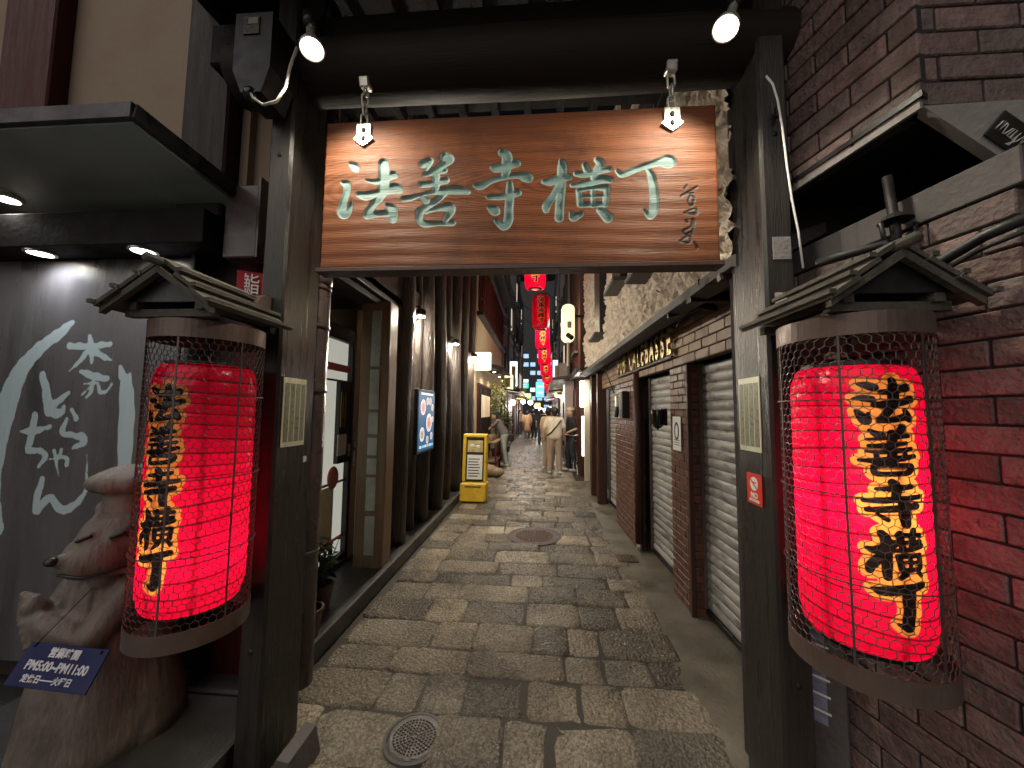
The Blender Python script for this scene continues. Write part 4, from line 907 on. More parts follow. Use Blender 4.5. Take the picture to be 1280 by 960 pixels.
# brick lintel with metal letters
bricks(pub, (xw(6.9)-.01, 6.9), (xw(1.95)-.01, 1.95), 2.035, 2.50, .22, .068, .06, .009, M_brick3, M_mortar)
sg = thing('pub_sign', 'dark metal PUB CALEBASSE letters standing on the brick lintel', 'sign', (xw(4.5)-.06, 4.5, 2.1))
M_let = mat('worn_brass_letter', (.42, .32, .15), .35, .3, 10, .2, metal=.6)
txt = "PUB 'CALEBASSE"; adv = {' ': .10, "'": .07}; yy = 5.42
for ch in txt:
    w = adv.get(ch, .158)
    if ch != ' ':
        me = text_mesh(ch, .34, .006, .012, sx=.62); x_ = xw(yy)-.075
        me.transform(frame((.025, -1, 0), (0, 0, 1), (x_, yy-w/2, 2.255))); link('letter', me, M_let, sg)
    yy -= w
MB().bar((xw(5.45)-.07, 5.45, 2.125), (xw(3.4)-.07, 3.4, 2.125), .02, .02).build('rail', M_iron, sg)
MB().bar((xw(5.45)-.07, 5.45, 2.38), (xw(3.4)-.07, 3.4, 2.38), .02, .016).build('rail', M_iron, sg)
# overhanging stucco storey
OX = .955
def stf(u, v):
    y = 1.86+(7.6-1.86)*u; z = 2.36+(5.4-2.36)*v
    hsh = lambda a, b, s: np.sin(a*s+3.1*np.sin(b*s*.71+1.3))*np.cos(b*s*.93+2.2*np.sin(a*s*.6))
    d = .022*hsh(y, z, 23)+.014*hsh(y+3, z, 41)+.010*hsh(y, z+1, 67)+.03*hsh(y, z, 5)
    d = d*np.clip(v*30, 0.15, 1)
    return np.stack([OX-.004*(y-1.9)+d, y, z+.012*np.sin(y*4)*(v < .05)], 1)
me, u, v = grid_mesh('stucco', 330, 190, stf); link('stucco_wall', me, M_stucco, pub, smooth=True)
MB().box((1.36, 4.75, 3.9), (.6, 5.7, 3.0)).build('upper_core', M_mortar, pub)
MB().prism([(OX-.012, 1.86, 2.40), (OX-.012, 1.86, 2.345), (OX+.10, 1.86, 2.33), (xw(1.9)+.1, 1.86, 2.505), (xw(1.9)+.1, 1.86, 2.56)], (-.12, 5.8, 0)).build('soffit', M_conc_d, pub)
for (pxa, ya, yb, z0, z1) in ((0, 3.02, 3.32, 2.82, 4.3), (0, 3.95, 4.4, 3.05, 4.6), (0, 5.3, 5.8, 2.75, 4.5)):
    wnd = MB().box((OX-.05, (ya+yb)/2, (z0+z1)/2), (.10, yb-ya, z1-z0), None, .01).build('shutter_board', M_wood_dark, pub)
    MB().box((OX-.09, (ya+yb)/2, z0-.02), (.2, yb-ya+.12, .04), None, .01).build('sill', M_conc_d, wnd)
bl_ = thing('broken_timber_bracket', 'ragged dark timbers and sagging cables under the overhang near the right post', 'bracket', (1.1, 2.6, 2.3))
for i in range(7):
    y_ = 1.98+.13*i; MB().bar((OX-.02, y_, 2.33+.03*(i % 3)), (xw(y_)-.03, y_+.10*((i % 2)-.5), 2.40-.05*(i % 2)), .05, .035).build('timber', M_wood_dark, bl_)
for i, (s0, s1, sag) in enumerate((((OX-.03, 2.0, 2.9), (xw(3.3)-.07, 3.3, 2.35), .10), ((OX-.02, 3.0, 2.6), (xw(2.4)-.07, 2.4, 2.42), .08), ((OX-.03, 3.9, 2.36), (xw(3.0)-.07, 3.0, 2.45), .06), ((OX-.02, 5.6, 2.36), (xw(5.6)-.09, 5.6, 1.9), .0))):
    s0, s1 = Vector(s0), Vector(s1); MB().tube([s0.lerp(s1, t/8)-Vector((0, 0, sag*4*(t/8)*(1-t/8))) for t in range(9)], .007, 6).build('cable', M_black, bl_, smooth=True)
# wall fixtures
wl = thing('wall_lantern', 'unlit dark bulkhead lamp on the brick pier between the shutters', 'lamp', (xw(3.7)-.06, 3.72, 1.5))
cx_, cy_ = xw(3.72)-.085, 3.70
MB().box((cx_+.04, cy_, 1.58), (.03, .12, .16), None, .006).build('back_plate', M_iron, wl)
MB().lathe([(.055, .10), (.06, .02), (.045, -.06), (.02, -.08)], (cx_-.02, cy_, 1.55), 16).build('glass_bowl', M_glass_d, wl, smooth=True)
for a in range(5): MB().tube([(cx_-.02+.063*cos(a*1.2566), cy_+.063*sin(a*1.2566), 1.66), (cx_-.02+.066*cos(a*1.2566), cy_+.066*sin(a*1.2566), 1.56), (cx_-.02, cy_, 1.455)], .004, 5).build('guard_wire', M_iron, wl)
mt = thing('electric_meter', 'dark meter box with a pale bulb holder on the brown brick panel', 'meter', (xw(5.2)-.06, 5.2, 1.7))
MB().box((xw(5.05)-.09, 5.05, 1.72), (.09, .2, .36), None, .01).build('case', M_wood_dark, mt)
MB().box((xw(5.45)-.08, 5.45, 1.78), (.06, .1, .16), None, .01).build('holder', M_cream_pl, mt)
MB().tube([(xw(5.45)-.08, 5.45, 1.7), (xw(5.45)-.10, 5.45, 1.55)], .03, 10).build('socket', M_iron, mt)
pn = thing('door_notice', 'white paper notice with an oval print on the brick pier', 'notice', (xw(3.4)-.03, 3.4, 1.36))
MB().bar((xw(3.34)-.031, 3.34, 1.44), (xw(3.52)-.031, 3.52, 1.44), .004, .30).build('paper', M_paperw, pn)
ov = MB().lathe([(.05, 0), (.05, .003), (.036, .003), (.036, 0)], (0, 0, 0), 24, close=True).mesh('oval'); ov.transform(Matrix.Diagonal((1, 1.6, 1, 1))); ov.transform(frame((.025, -1, 0), (0, 0, 1), (xw(3.43)-.033, 3.43, 1.46))); link('oval_print', ov, M_mh, pn)
for i in range(3): MB().bar((xw(3.37)-.034, 3.37, 1.34+.02*i), (xw(3.49)-.034, 3.49, 1.34+.02*i), .002, .006).build('text_line', M_mh, pn)
# far end of the pub: timber posts
for y_, w in ((6.86, .12), (7.55, .16)): MB().box((xw(y_)-.04, y_, 1.18), (.16, w, 2.36), None, .01).build('timber_post', M_brown, pub)
MB().bar((xw(6.9)-.02, 6.95, .5), (xw(7.5)-.02, 7.5, .5), .05, 1.0).build('low_panel', M_brown, pub)
MB().prism([(.78, 7.2, 2.42), (.78, 7.2, 2.46), (1.3, 7.2, 2.6), (1.3, 7.2, 2.54)], (0, 2.4, 0)).build('end_canopy', M_wood_dark, pub)

# ================================================================ LEFT SIDE OF THE ALLEY: restaurant with log columns
rest = thing('restaurant_front', 'dark restaurant front with log columns and a recessed entrance on the left', 'building', (-1.9, 5, 0))
MB().box((-2.05, 6.3, 2.9), (.3, 5.2, 5.8)).build('plaster_wall', M_plaster, rest)
MB().box((-2.05, 3.0, 4.2), (.3, 1.5, 3.0)).build('upper_wall', M_wood_dark, rest)
MB().box((-2.3, 3.2, 1.4), (.1, 2.0, 2.8)).build('porch_back', M_wood_dark, rest)
MB().box((-1.85, 2.12, 1.45), (.5, .06, 2.6)).build('porch_side', M_wood_dark, rest)
MB().box((-1.72, 3.2, 2.80), (.34, 2.4, .12), None, .01).build('header', M_wood_dark, rest)
MB().box((-1.60, 3.45, 2.95), (.10, 2.6, .35), None, .01).build('fascia_beam', M_wood_dark, rest)
MB().box((-1.95, 2.9, 2.70), (.7, 1.7, .06)).build('porch_ceiling', M_wood_dark, rest)
for i, y_ in enumerate((2.35, 2.7, 3.1, 3.5, 3.85)):
    MB().box((-1.74, y_, 4.2), (.12, .12, 2.4), None, .01).build('facade_batten', M_redwood if i % 2 else M_wood_dark, rest)
def log(y_, r, x_=-1.60, z1=5.4):
    rl = random.Random(int(y_*100)); pts = []; rs = []
    for i in range(26):
        z = .08+(z1-.08)*i/25; pts.append((x_+.018*sin(z*1.3+y_), y_+.018*sin(z*1.7+2*y_), z)); rs.append(r*(1.08-.10*i/25)*(1+rl.uniform(-.05, .05)))
    return MB().tube(pts, rs, 16).build('log_column', M_log, rest, smooth=True)
for y_, r in ((4.16, .125), (4.66, .06), (5.05, .11), (5.72, .13), (6.30, .09), (6.95, .12), (7.65, .12), (8.35, .13)): log(y_, r)
for y_ in (4.42, 4.86, 5.36, 6.02, 6.62, 7.3, 8.0): 
    MB().box((-1.84, y_, 2.7), (.10, .10, 5.2), None, .008).build('pale_strip', M_cream if y_ > 5.9 else M_pipe, rest)
xa_, xb_ = at(441, 690, Y=3.5).x, at(478, 690, Y=3.5).x
pil = MB().box(((xa_+xb_)/2, 3.6, 1.40), (xb_-xa_, .20, 2.58), None, .008).build('entrance_pillar', M_beige, rest)
for i, (z0, z1) in enumerate(((.25, .62), (.66, .98), (1.0, 1.16), (1.18, 1.36), (1.38, 1.60), (1.62, 2.02), (2.04, 2.60))):
    MB().box(((xa_+xb_)/2+.01, 3.497, (z0+z1)/2), ((xb_-xa_)*.34, .012, z1-z0-.01), None, .004).build('glass_block', M_glassblk, pil)
# entrance door: lit glass in a dark frame
E_int = emit('lit_interior', (.90, .90, .78), .42, (.4, .4, .38))
dr = thing('entrance_door', 'dark framed glass door with a lit interior beside the beige pillar', 'door', (-1.95, 3.0, .1))
MB().box((-1.97, 3.180, 1.25), (.02, .98, 2.1)).build('lit_glass', E_int, dr)
for y_ in (2.72, 3.74): MB().box((-1.94, y_, 1.27), (.07, .16, 2.3), None, .006).build('stile', M_black, dr)
MB().box((-1.94, 3.230, 2.36), (.07, 1.1, .14), None, .006).build('top_rail', M_black, dr)
MB().box((-1.94, 3.230, .16), (.07, 1.1, .12), None, .006).build('bottom_rail', M_black, dr)
MB().box((-1.94, 3.565, 1.5), (.05, .20, .8), None, .004).build('mullion_panel', M_edge, dr)
for y_ in (3.48, 3.52, 3.56): MB().box((-1.912, y_, 1.62), (.006, .012, .34)).build('brass_slat', M_let if False else mat('brass_slat', (.5, .36, .12), .35, .1, 10, 0, metal=.5), dr)
MB().box((-1.915, 3.380, 2.02), (.006, .5, .07)).build('pink_strip', mat('pink_strip', (.5, .12, .12), .5, .1, 10, 0), dr)
MB().box((-1.905, 3.510, 1.28), (.006, .16, .20)).build('paper', M_paperw, dr)
MB().box((-1.90, 3.630, 1.22), (.03, .03, .12), None, .006).build('lock', M_steel, dr)
MB().tube([(-1.88, 3.71, 1.05), (-1.88, 3.71, 1.30)], .010, 8).build('handle', M_steel, dr, smooth=True)
MB().box((-1.955, 3.30, .62), (.008, .36, .55)).build('poster', M_cream_pl, dr)
MB().box((-1.957, 3.05, 1.75), (.008, .22, .3)).build('poster', M_beige, dr)
k_ = MB().ball((-1.93, 3.42, .98), .085, 14, 10, (.35, 1, 1.25)).build('paper_ornament', mat('faded_red_paper', (.45, .16, .12), .7, .2, 10, .1), dr, smooth=True)
for z_ in (.38, .92, 1.9): MB().box((-1.95, 3.18, z_), (.02, .95, .018)).build('shelf_edge', M_edge, dr)
# digital menu screen
scn = thing('menu_screen', 'glowing menu screen with food pictures on the log column wall', 'screen', (-1.5, 4.75, 1.1))
MB().box((-1.485, 4.76, 1.485), (.05, .72, .80), None, .006).build('housing', M_black, scn)
sp = MB().box((-1.457, 4.76, 1.485), (.004, .66, .74)).build('display', emit('screen_blue', (.025, .13, .27), .8, (.02, .05, .1)), scn)
Ew = emit('screen_plate_white', (.9, .95, 1), .85); Er = emit('screen_food_red', (.8, .18, .12), .8); Ec = emit('screen_cyan', (.15, .6, .8), .8); Eo = emit('screen_food_brown', (.55, .3, .15), .7)
for i, (y_, z_, r, e2) in enumerate(((4.60, 1.66, .10, Er), (4.86, 1.46, .12, Er), (4.58, 1.32, .09, Eo), (4.90, 1.74, .05, Eo), (5.0, 1.66, .045, Eo), (4.98, 1.28, .05, Er), (4.80, 1.24, .05, Eo), (4.78, 1.74, .05, Er), (5.02, 1.50, .04, Eo))):
    fr = frame((0, -1, 0), (0, 0, 1), (-1.4545, y_, z_)); fr = frame((0, 1, 0), (0, 0, 1), (-1.4545, y_, z_))
    d1 = MB().lathe([(r, 0), (r, .001), (.0005, .001)], (0, 0, 0), 20).mesh('plate'); d1.transform(fr); link('plate_picture', d1, Ew, scn)
    d2 = MB().lathe([(r*.66, .001), (r*.6, .0025), (.0005, .0025)], (0, 0, 0), 16).mesh('food'); d2.transform(fr); link('food_picture', d2, e2, scn)
for i in range(6): MB().box((-1.4535, 4.52+.10*i, 1.165), (.003, .07, .03)).build('caption', Ec if i % 2 else Ew, scn)
MB().box((-1.4535, 4.76, 1.83), (.003, .5, .025)).build('caption', Ew, scn)
for lab, (x_, y_, z_), e in (('small bright downlight on the log wall above the menu screen', (-1.44, 4.36, 2.76), 150), ('small downlight on the log wall second from the screen', (-1.44, 6.25, 2.76), 140), ('small downlight on the log wall beside the lit box sign', (-1.44, 8.1, 2.80), 120)):
    t = downlight(lab, (x_, y_, z_), .045, e, (1, .90, .74), ang=180, group='downlights on the log wall')
    MB().tube([(x_, y_, z_+.02), (x_-.02, y_, z_+.12), (x_-.12, y_, z_+.13)], .014, 8).build('arm', M_iron, t, smooth=True)
    MB().lathe([(.062, .0), (.064, .05), (.03, .075)], (x_, y_, z_+.02), 18).build('hood', M_iron, t, smooth=True)
# potted plants on the ledge
def leaf_mesh(Ln, w, curl):
    m = MB(); n = 5; v = []; f = []
    for i in range(n+1):
        t = i/n; ww = w*sin(pi*min(1, .08+t*.92))**.8*(1-.3*t); x = Ln*t; z = -curl*Ln*t*t
        v += [(x, -ww, z+.15*ww), (x, 0, z), (x, ww, z+.15*ww)]
    for i in range(n):
        for k in (0, 1): f.append((i*3+k, i*3+k+1, i*3+4+k, i*3+3+k))
    m.add(v, f); return m.mesh('leaf')
def plant(name, label, cat, base, h, nst, nl, Ln, w, m, spread, flowers=0, pot=None, group=None, seed=1):
    r = random.Random(seed); t = thing(name, label, cat, base, group); base = Vector(base); z0 = 0
    if pot:
        pr, ph = pot; z0 = ph
        MB().lathe([(pr*.72, 0), (pr, ph), (pr*1.08, ph), (pr*1.08, ph+.02), (pr*.92, ph+.02), (pr*.86, ph-.02), (.001, ph-.02)], base, 22).build('pot', M_terra, t, smooth=False)
    lf = MB(); stm = MB(); fl = []
    me = [leaf_mesh(Ln*s, w*s, .35) for s in (.8, 1.0, 1.2)]
    vs = [([v.co.copy() for v in q.vertices], [tuple(p.vertices) for p in q.polygons]) for q in me]
    for i in range(nst):
        a = r.uniform(0, 2*pi); tip = base+Vector((cos(a)*spread*r.uniform(.2, 1), sin(a)*spread*r.uniform(.2, 1), z0+h*r.uniform(.6, 1)))
        b0 = base+Vector((cos(a)*.02, sin(a)*.02, z0-.02)); mid = b0.lerp(tip, .5)+Vector((0, 0, h*.1))
        stm.tube([b0, mid, tip], [.006, .004, .002], 5)
        for k in range(nl):
            tt = r.uniform(.25, 1); p = (b0.lerp(mid, tt*2) if tt < .5 else mid.lerp(tip, tt*2-1))
            R = Euler((r.uniform(-.6, .6), r.uniform(-.8, .5), r.uniform(0, 2*pi))).to_matrix()
            V, Fc = vs[r.randrange(3)]; lf.add([R @ q+p for q in V], Fc)
        if i < flowers: fl.append(tip.copy())
    stuff(lf.build('leaves', m, t)); stm.build('stems', M_leafd, t)
    for tip in fl:
        m = MB()
        for q in range(5): m.ball(tip+Vector((.012*cos(q*1.257), .012*sin(q*1.257), .006)), .0145, 8, 6, (1, 1, .7))
        link('flower', remesh(m, .004, 1, 'flower'), M_flower, t, smooth=True)
    return t
plant('potted_plant', 'potted plant with red flowers on the ledge by the entrance door', 'plant', (-1.62, 2.78, .14), .42, 14, 9, .085, .016, M_leaf, .17, 4, (.085, .16), seed=4)
plant('potted_succulent', 'small clay pot with a pale stubby plant beside the downpipe', 'plant', (-1.50, 2.44, .14), .10, 5, 3, .06, .02, M_leaf, .05, 0, (.085, .16), seed=9)
# yellow menu stand
ys = thing('menu_stand', 'yellow plastic menu stand with a white price sheet by the left kerb', 'sign stand', (-1.16, 6.75, 0))
def ysb(name, mtl, x0, x1, z0, z1, y0, y1, bev=.02, parent=ys):
    # leaning slab: y shifts back with height
    m = MB().box((0, 0, 0), (x1-x0, y1-y0, z1-z0), None, bev); sh = .10
    m.v = [(v[0]+(x0+x1)/2-1.16, v[1]+(y0+y1)/2+6.75+sh*(v[2]+(z0+z1)/2), v[2]+(z0+z1)/2) for v in m.v]
    return m.build(name, mtl, parent)
ysb('water_tank_base', M_yellow, -.235, .235, .02, .34, -.16, .16)
ysb('frame', M_yellow, -.225, -.165, .34, 1.19, -.07, .07); ysb('frame', M_yellow, .165, .225, .34, 1.19, -.07, .07)
ysb('frame', M_yellow, -.225, .225, 1.13, 1.20, -.07, .07); ysb('back_panel', M_yellow, -.2, .2, .34, 1.16, .0, .06)
ysb('dark_panel', M_edge, -.165, .165, .36, 1.13, -.035, .0, .004)
ysb('price_sheet', M_paperw, -.14, .14, .39, .82, -.041, -.035, .001)
ysb('photo_sheet', mat('food_photo', (.45, .36, .16), .5, .5, 12, 0), -.14, .14, .87, 1.08, -.041, -.035, .001)
for i in range(7): ysb('text_line', M_mh, -.12, .06+.01*(i*3 % 5), .44+.05*i, .455+.05*i, -.043, -.041, 0)
for (dx, dz) in ((-.05, .98), (.05, .965)):
    me = MB().ball((-1.16+dx, 6.75-.045+.1*dz, dz), .05, 12, 8, (1, .08, .7)).mesh('plate'); link('plate_picture', me, M_cream_pl, ys, smooth=True)
ysb('slot', M_black, -.14, .14, .275, .29, -.165, -.15, 0)
# lit box sign
lb = thing('box_sign', 'small glowing cream box sign projecting from the left wall', 'sign', (-1.36, 8.75, 3.0))
a_ = at(588, 440, Y=8.75); b2 = at(613, 462, Y=8.75)
MB().box(((a_.x+b2.x)/2, 8.85, (a_.z+b2.z)/2), (b2.x-a_.x, .16, a_.z-b2.z), None, .01).build('light_box', emit('box_sign_glow', (1, .84, .42), .95), lb)
put_text('lettering', '酒', .26, mat('ochre_ink', (.45, .30, .05), .6, .1, 10, 0), frame((1, 0, 0), (0, 0, 1), ((a_.x+b2.x)/2, 8.766, (a_.z+b2.z)/2)), lb)
MB().box((a_.x-.06, 8.85, (a_.z+b2.z)/2), (.14, .04, .04)).build('bracket', M_iron, lb)
lamp('box_sign_lamp', 'POINT', ((a_.x+b2.x)/2, 8.85, b2.z-.16), 8, (1, .85, .55), .12, lb)

# ================================================================ FARTHER DOWN THE ALLEY, left
ch = thing('cream_house', 'cream walled restaurant with dark framed upper windows beyond the log columns', 'building', (-1.8, 12, 0))
MB().box((-1.9, 12.4, 3.2), (.6, 6.4, 6.4)).build('wall', M_cream, ch)
MB().box((-1.62, 12.4, 6.2), (.9, 6.6, .12), Euler((0, .15, 0)), .02).build('eave', M_wood_dark, ch)
MB().box((-1.53, 12.4, 4.12), (.22, 6.3, .10), None, .01).build('ledge', M_wood_dark, ch)
MB().box((-1.53, 12.4, 5.75), (.20, 6.3, .12), None, .01).build('window_head', M_wood_dark, ch)
for i in range(6):
    y_ = 9.75+1.05*i
    w_ = MB().box((-1.575, y_, 4.95), (.03, .62, 1.3)).build('window', M_glass_d, ch)
    for dy in (-.33, 0, .33): MB().box((-1.545, y_+dy, 4.95), (.06, .06, 1.5), None, .006).build('window_bar', M_redwood, w_)
    MB().box((-1.545, y_, 4.6), (.05, .66, .05)).build('window_bar', M_redwood, w_)
MB().box((-1.57, 10.55, 1.2), (.06, 2.1, 2.3)).build('shopfront', M_redwood, ch)
for i in range(9): MB().box((-1.52, 9.6+.24*i, 1.35), (.05, .05, 1.9), None, .005).build('lattice_bar', M_wood_dark, ch)
MB().box((-1.52, 10.5, 1.75), (.04, 1.7, .6)).build('lit_window', emit('warm_window', (1, .6, .22), .5), ch)
MB().box((-1.35, 10.6, 2.86), (.06, 2.4, .06)).build('awning_rail', M_wood_dark, ch)
for i in range(12): MB().box((-1.22, 9.5+.2*i, 2.80), (.62, .05, .05), Euler((0, .12, 0)), .004).build('awning_slat', M_wood_dark, ch)
dl = downlight('warm lamp under the slatted awning of the cream house', (-1.25, 10.2, 2.70), .05, 60, (1, .80, .50), ang=150, group='warm lamps along the far alley')
downlight('warm lamp under the far end of the slatted awning', (-1.25, 11.6, 2.70), .05, 60, (1, .82, .55), ang=150, group='warm lamps along the far alley')
ct = thing('serving_counter', 'low wooden counter with baskets where the stooping woman works', 'counter', (-1.3, 10.3, 0))
MB().box((-1.33, 10.3, .80), (.46, 1.1, .05), None, .01).build('top', M_beige, ct)
for (dx, dy) in ((-.2, -.5), (.2, -.5), (-.2, .5), (.2, .5)): MB().box((-1.33+dx, 10.3+dy, .39), (.05, .05, .78), None, .005).build('leg', M_redwood, ct)
MB().box((-1.33, 10.3, .30), (.42, 1.0, .03)).build('shelf', M_beige, ct)
for i, dy in enumerate((-.32, .05, .36)):
    MB().lathe([(.02, 0), (.12, 0), (.15, .12), (.13, .12), (.11, .02), (.02, .02)], (-1.33, 10.3+dy, .826), 18).build('basket', M_beige, ct, smooth=False)
gs = thing('paper_sack', 'pale rounded sack lying on the paving beside the yellow stand', 'sack', (-1.25, 9.2, 0))
k = MB(); k.ball((-1.22, 9.3, .15), .2, 14, 10, (1.1, .9, .75)); k.ball((-1.02, 9.25, .12), .14, 14, 10, (1.2, .9, .8)); k.cap((-1.3, 9.3, .27), (-1.3, 9.3, .36), .06, .03)
link('sack', remesh(k, .02, 3, 'sack'), M_beige, gs, smooth=True)
plant('bamboo_plant', 'yellow green bamboo lit by the lamp behind the woman', 'plant', (-1.32, 11.9, .06), 2.5, 22, 26, .20, .016, M_leafy, .48, 0, (.2, .35), seed=3)
plant('leafy_shrub', 'dark green shrub at the wall past the bamboo', 'plant', (-1.28, 13.2, .06), 1.6, 24, 24, .13, .022, M_leafd, .42, 0, (.2, .3), seed=5)
plant('trailing_shrub', 'low green shrub at the foot of the cream wall', 'plant', (-1.3, 14.4, .06), 1.0, 20, 20, .12, .022, M_leafd, .4, 0, (.2, .2), seed=6)
def block(name, label, x0, x1, y0, y1, h, m, wins, side, seed, pipes=0):
    t = thing(name, label, 'building', ((x0+x1)/2, (y0+y1)/2, 0)); r = random.Random(seed)
    MB().box(((x0+x1)/2, (y0+y1)/2, h/2), (x1-x0, y1-y0, h)).build('wall', m, t)
    xf = x1 if side > 0 else x0
    for fl in range(1, int(h/2.7)):
        z = 2.7*fl+1.2; n = int((y1-y0)/1.5)
        for i in range(n):
            y_ = y0+(i+.5)*(y1-y0)/n; lit = r.random() < wins
            w = MB().box((xf+side*.01, y_, z), (.05, .8, 1.2)).build('window', E_win if lit else M_glass_d, t)
            MB().box((xf+side*.06, y_, z-.65), (.12, .95, .06)).build('sill', M_conc_d, w)
            MB().box((xf+side*.04, y_, z), (.04, .05, 1.2)).build('frame', M_iron, w)
        MB().box((xf+side*.05, (y0+y1)/2, 2.7*fl), (.12, y1-y0-.02, .12)).build('floor_band', M_conc_d, t)
    for i in range(pipes):
        y_ = y0+(i+.4)*(y1-y0)/pipes
        MB().tube([(xf+side*.10, y_, .1), (xf+side*.10, y_, h)], .05, 8).build('wall_pipe', M_conc_d, t, smooth=True)
        MB().box((xf+side*.22, y_+.6, 2.95+.3*i), (.36, .7, .55), None, .02).build('air_conditioner', M_conc, t)
    MB().box((xf+side*.03, (y0+y1)/2, 1.2), (.06, (y1-y0)*.8, 2.1)).build('shopfront', M_redwood, t)
    MB().box((xf+side*.35, (y0+y1)/2, 2.55), (.7, (y1-y0)*.85, .08), Euler((0, side*.12, 0)), .01).build('canopy', M_wood_dark, t)
    return t
E_win = emit('lit_far_window', (1, .85, .6), .6)
block('grey_building', 'grey building with wall pipes past the cream house on the left', -4.6, -1.55, 15.8, 23, 8.5, M_bldg, .2, 1, 11, 2)
block('dark_building', 'dark narrow building at the far left of the alley', -4.6, -1.5, 23.2, 34, 11, M_bldg2, .3, 1, 12, 2)
# ---------------------------------------------------------------- right
block('brown_building', 'brown building with a canopy past the pub on the right', 1.05, 4.2, 9.6, 15.5, 8.0, M_brown, .12, -1, 13, 1)
block('plaster_building', 'pale plaster building at the far right of the alley', 1.1, 4.2, 15.7, 24, 9.5, M_bldg, .2, -1, 14, 1)
block('tall_dark_building', 'tall dark building at the far right end of the alley', 1.2, 4.2, 24.2, 36, 12, M_bldg2, .3, -1, 15, 1)
# white vertical lamp sign
ws = thing('vertical_lamp_sign', 'tall rounded cream light box sign hanging from the right wall', 'sign', (.72, 9.4, 3.4))
a_ = at(702, 381, Y=9.4); b2 = at(718, 428, Y=9.4); wx = (b2.x-a_.x); cx_ = (a_.x+b2.x)/2; zc = (a_.z+b2.z)/2; hh = a_.z-b2.z
pts = []
for q in range(9):
    a = pi*q/8; pts.append((cx_+wx/2*cos(a), 9.32, zc+hh/2-.12+.12*sin(a)))
for q in range(9):
    a = pi+pi*q/8; pts.append((cx_+wx/2*cos(a), 9.32, zc-hh/2+.12+.12*sin(a)))
MB().prism(pts, (0, .18, 0)).build('light_box', emit('vertical_sign_glow', (1, .86, .50), 1.0), ws)
MB().tube([(cx_, 9.4, zc-hh/2-.6), (cx_, 9.4, zc-hh/2+.02)], .03, 8).build('stem', M_cream, ws)
MB().bar((cx_, 9.4, zc+.2), (1.2, 9.5, zc+.2), .05, .05).build('arm', M_iron, ws)
MB().box((cx_+.03, 9.31, zc-.05), (.10, .01, .16)).build('emblem', M_let, ws)
MB().tube([(cx_-.02, 9.25, zc-.32), (cx_+.08, 9.15, zc-.42)], .06, 10).build('projector', M_iron, ws)
lamp('cream_wall_fill', 'POINT', (cx_-.32, 9.62, zc), 100, (1, .85, .55), .2, ws)  # unseen point light added beside the sign to brighten the cream wall
# doorway light at the end of the pub
lt = thing('tube_lamp', 'white vertical tube lamp at the doorway past the pub', 'lamp', (1.0, 8.9, 0))
MB().box((1.02, 8.95, 2.05), (.10, .06, .62), None, .02).build('tube', E_far, lt)
MB().box((1.05, 9.0, 1.05), (.08, .05, .95), None, .02).build('lower_tube', emit('pale_panel_glow', (1, .95, .85), 1.6), lt)
lamp('tube_light', 'POINT', (.86, 8.75, 2.0), 26, (1, .93, .82), .15, lt)
MB().box((1.14, 8.98, 1.2), (.14, .04, 2.4), None, .01).build('back_board', M_cream, lt)
pc = thing('pale_pillar', 'pale pink pillar at the right side behind the standing men', 'pillar', (.86, 11, 0))
MB().box((.90, 11.2, 1.3), (.26, .26, 2.6), None, .02).build('shaft', mat('pale_pink_paint', (.55, .42, .38), .6, .1, 4, .1), pc); MB().box((.90, 11.2, 2.62), (.34, .34, .08), None, .01).build('cap', M_conc, pc); MB().box((.90, 11.2, .05), (.32, .32, .12), None, .01).build('base', M_conc, pc)
bk = thing('parked_bicycle', 'dark bicycle standing at the doorway beside the man in black', 'bicycle', (.98, 9.6, 0))
for y_ in (9.35, 10.35):
    MB().lathe([(.30, -.012), (.335, -.015), (.335, .015), (.30, .012)], (0, 0, 0), 28, close=True).build('tyre', M_black, bk).matrix_world = Matrix.Translation((.93, y_, .335)) @ Matrix.Rotation(pi/2, 4, 'Y')
    sp_ = MB()
    for q in range(8): sp_.tube([(.93, y_, .335), (.93, y_+.31*cos(q*pi/4), .335+.31*sin(q*pi/4))], .003, 4)
    sp_.build('spokes', M_steel, bk)
fr_b = MB()
for a, b_ in (((9.35, .335), (9.72, .34)), ((9.72, .34), (9.6, .82)), ((9.6, .82), (9.35, .335)), ((9.6, .74), (10.2, .80)), ((9.72, .34), (10.2, .75)), ((10.17, .95), (10.35, .335))): fr_b.tube([(.93, a[0], a[1]), (.93, b_[0], b_[1])], .016, 8)
fr_b.build('frame', M_iron, bk, smooth=True)
MB().ball((.93, 9.58, .88), .09, 12, 8, (.7, 1.4, .4)).build('saddle', M_black, bk, smooth=True)
MB().tube([(.68, 10.05, 1.02), (.8, 10.15, 1.0), (.93, 10.18, .98), (1.06, 10.15, 1.0), (1.18, 10.05, 1.02)], .012, 8).build('handlebar', M_steel, bk, smooth=True)

